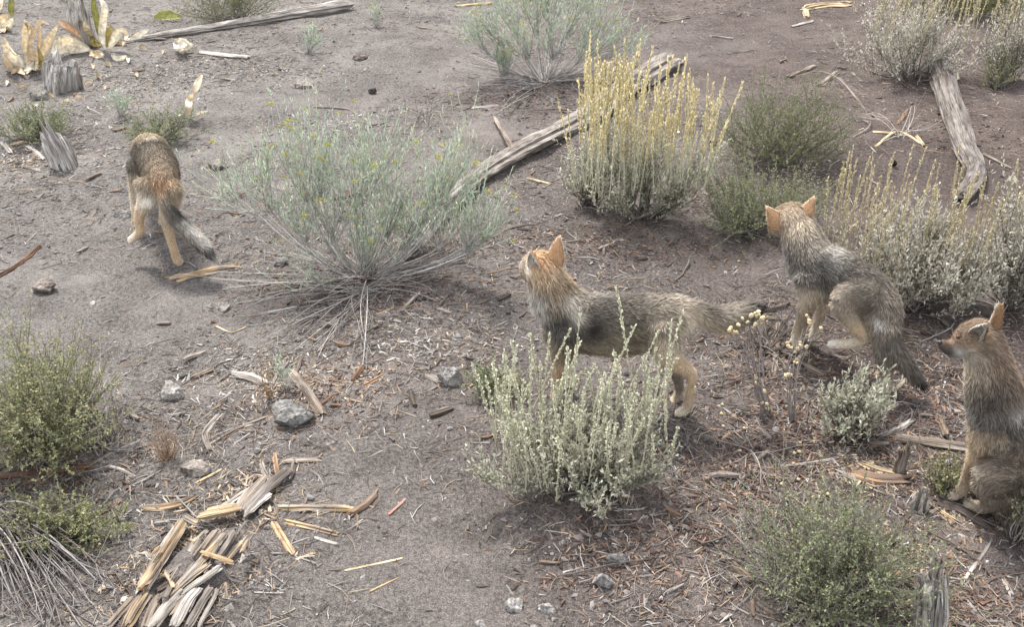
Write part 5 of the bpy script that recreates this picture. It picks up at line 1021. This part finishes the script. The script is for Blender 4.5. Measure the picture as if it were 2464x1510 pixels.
# sitting pup at the right edge
SIT = (1, .1, .45)
D1, D2 = (.27, .19, .125), (.205, .15, .105)
wolf('reddish wolf pup sitting at the right edge with its head turned left', (2420, 1262), [
    dict(r=[(2266, 828, .15, 11, 12), (2282, 836, .15, 16, 19), (2303, 837, .15, 23, 27), (2324, 824, .15, 37, 39), (2350, 815, .15, 44, 46), (2366, 828, .15, 44, 46)], c=[((.12, .08, .06), (.05, .042, .038), (.05, .045, .04)), ((.22, .13, .08), (.10, .075, .06), (.07, .06, .052)), ((.26, .17, .11), (.15, .115, .09), SILV), (D1, (.24, .175, .12), SILV), (D1, D2, CREAM), (D1, D2, BUFF)], L=[.005, .006, .008, .012, .020, .030], ag=.5),
    dict(r=[(2364, 830, .15, 44, 46), (2380, 880, .145, 50, 51), (2390, 935, .135, 56, 62), (2406, 1000, .12, 60, 72), (2428, 1070, .10, 58, 68), (2438, 1140, .08, 60, 70), (2438, 1200, .06, 56, 62), (2432, 1236, .05, 40, 42)],
         c=[(D1, D1, BUFF), (D1, D2, BUFF), ((.25, .18, .13), (.22, .17, .125), GREY), ((.15, .125, .10), (.10, .085, .072), (.22, .19, .15)), (GREY, (.16, .135, .11), BUFF), ((.20, .148, .11), (.17, .135, .105), (.30, .24, .175)), ((.22, .16, .115), (.19, .148, .112), (.28, .225, .165)), (GREY, GREY, BUFF)], L=.025, ag=.85, up=SIT),
    dict(r=[(2372, 1005, .075, 26, 42), (2360, 1052, .07, 22, 28), (2346, 1095, .075, 15, 17), (2332, 1135, .085, 12, 13), (2320, 1168, .105, 12, 12), (2310, 1186, .12, 14, 11), (2288, 1194, .13, 14, 9)], c=[(.15, .13, .11), TAN, TAN, (.34, .24, .15), BUFF, BUFF, CREAM], **LEG),
    dict(r=[(2362, 1020, .20, 22, 34), (2344, 1085, .20, 12, 13), (2330, 1135, .20, 11, 11), (2320, 1162, .20, 11, 10), (2302, 1170, .205, 13, 8)], c=[GREY, TAN, TAN, BUFF, CREAM], **LEG),
    dict(r=[(2416, 1150, .0, 44, 62), (2380, 1142, .005, 32, 36), (2368, 1166, .01, 23, 25), (2386, 1204, .02, 23, 20), (2368, 1222, .04, 17, 13), (2346, 1219, .07, 14, 12), (2330, 1214, .09, 14, 10)], c=[(.18, .145, .11), (.27, .215, .16), (.30, .245, .185), (.21, .17, .13), (.33, .27, .20), BUFF, CREAM], **LEG),
    dict(r=[(2440, 1150, .16, 40, 50), (2410, 1150, .20, 26, 30), (2402, 1188, .19, 20, 18), (2376, 1192, .185, 13, 10)], c=[GREY, BUFF, BUFF, CREAM], **LEG),
    dict(r=[(2426, 1240, .03, 18), (2428, 1275, -.02, 21), (2437, 1312, -.085, 22), (2446, 1345, -.155, 19), (2453, 1368, -.205, 9)], c=[GREY, GREY, (GREYD, GREY, GREY), (GREYD, GREY, GREY), BLACK], L=.030, ag=.7)],
    [((2392, 792, .155), (2407, 732, .14), 46, (-.55, .75, .1), (.42, .25, .135), CREAM), ((2352, 806, .105), (2374, 780, .065), 44, (-.65, -.65, .35), RUST, SILV)],
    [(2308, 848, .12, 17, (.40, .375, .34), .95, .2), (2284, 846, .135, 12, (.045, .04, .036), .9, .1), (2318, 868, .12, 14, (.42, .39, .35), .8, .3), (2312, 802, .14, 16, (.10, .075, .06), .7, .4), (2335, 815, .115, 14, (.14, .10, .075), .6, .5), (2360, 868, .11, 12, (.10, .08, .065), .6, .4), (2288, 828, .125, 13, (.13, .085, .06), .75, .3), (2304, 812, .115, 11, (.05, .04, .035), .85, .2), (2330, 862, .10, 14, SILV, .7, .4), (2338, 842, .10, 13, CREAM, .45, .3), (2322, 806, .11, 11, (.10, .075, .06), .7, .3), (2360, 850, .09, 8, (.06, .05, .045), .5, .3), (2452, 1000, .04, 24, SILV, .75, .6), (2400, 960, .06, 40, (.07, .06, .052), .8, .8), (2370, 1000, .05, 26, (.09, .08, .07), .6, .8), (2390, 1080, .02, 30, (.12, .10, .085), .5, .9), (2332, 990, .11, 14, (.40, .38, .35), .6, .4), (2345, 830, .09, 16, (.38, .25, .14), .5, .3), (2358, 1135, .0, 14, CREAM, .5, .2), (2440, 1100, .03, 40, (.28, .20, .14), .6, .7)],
    [(2306, 812, .112, 5.5), (2307, 808, .185, 4.6)], (2262, 824, .15, 8), 1003, dim=.80)
# walking pup seen from behind
wolf('wolf pup walking away at the left, seen from behind with its tail hanging', (433, 636), [
    dict(r=[(348, 424, .93, 8, 8), (349, 414, .88, 13, 13), (351, 398, .81, 27, 25), (353, 386, .74, 32, 30), (354, 378, .68, 28, 28)], c=[BLACK, BUFF, TAN, TAN, GREY], L=[.006, .008, .012, .020, .028], ag=.35),
    dict(r=[(353, 378, .70, 26, 28), (356, 372, .60, 32, 36), (362, 369, .49, 41, 46), (371, 387, .37, 45, 48), (381, 406, .24, 45, 46), (388, 428, .12, 40, 42), (389, 446, .05, 31, 34)],
         c=[(TAN, GREY, SILV), (BUFF, GREY, SILV), ((.40, .32, .22), (.12, .105, .092), BUFF), (DORS, (.15, .13, .105), BUFF), ((.20, .165, .125), (.15, .127, .10), BUFF), ((.25, .195, .14), (.22, .18, .135), BUFF), ((.30, .21, .135), (.30, .235, .165), BUFF)], L=.024, ag=.8),
    dict(r=[(362, 448, .05, 23, 36), (354, 482, .05, 18, 22), (339, 511, .06, 12, 13), (335, 534, .055, 11, 11), (338, 554, .05, 10, 10), (329, 567, .045, 10, 9), (316, 577, .035, 11, 8)], c=[(.28, .22, .155), CREAM, TAN, TAN, TAN, BUFF, CREAM], **LEG),
    dict(r=[(411, 452, .04, 25, 36), (414, 486, .05, 18, 22), (402, 528, .05, 14, 15), (407, 562, .02, 10, 11), (418, 600, .005, 9, 10), (425, 622, .0, 10, 10), (432, 632, -.005, 12, 8)], c=[(.30, .23, .155), CREAM, BUFF, TAN, TAN, TAN, BUFF], **LEG),
    dict(r=[(332, 398, .45, 17, 28), (327, 450, .45, 12, 15), (325, 490, .45, 9, 10), (328, 522, .45, 9, 9), (326, 534, .455, 11, 7)], c=[(.15, .13, .105), BUFF, CREAM, TAN, BUFF], **LEG),
    dict(r=[(398, 405, .45, 17, 28), (396, 455, .45, 12, 15), (394, 495, .45, 9, 10), (393, 522, .45, 9, 9), (391, 534, .455, 11, 7)], c=[GREY, BUFF, TAN, TAN, BUFF], **LEG),
    dict(r=[(388, 448, .03, 13), (398, 488, -.03, 16), (421, 526, -.06, 18), (457, 560, -.09, 19), (488, 592, -.115, 17), (506, 612, -.125, 10), (517, 624, -.13, 4)], c=[RUST, (GREYD, BUFF, BUFF), ((.05, .046, .044), GREY, BUFF), (SILV, GREY, BUFF), (SILV, GREYD, GREYD), BLACK, SILV], L=.030, ag=.7)],
    [((338, 366, .70), (332, 340, .66), 30, (-.5, .8, .2), ORANGE, CREAM), ((368, 366, .70), (374, 340, .66), 30, (.5, .8, .2), ORANGE, CREAM)],
    [(358, 483, .0, 15, WHITE, .75, .2), (424, 478, .0, 14, (.48, .39, .27), .75, .2), (390, 458, .0, 11, (.34, .19, .10), .7, .3), (345, 400, .33, 18, (.07, .062, .055), .6, .7), (318, 352, .42, 15, (.06, .055, .05), .5, .7), (338, 362, .40, 12, (.09, .08, .075), .7, .7), (364, 328, .44, 16, CREAM, .7, .5), (326, 380, .38, 9, CREAM, .6, .4), (418, 400, .2, 12, (.08, .07, .06), .3, .7), (420, 440, .08, 11, TAN, .6, .3)],
    [(338, 392, .845, 4), (364, 392, .845, 4)], (347, 426, .95, 6.5), 1004, nhair=50000)
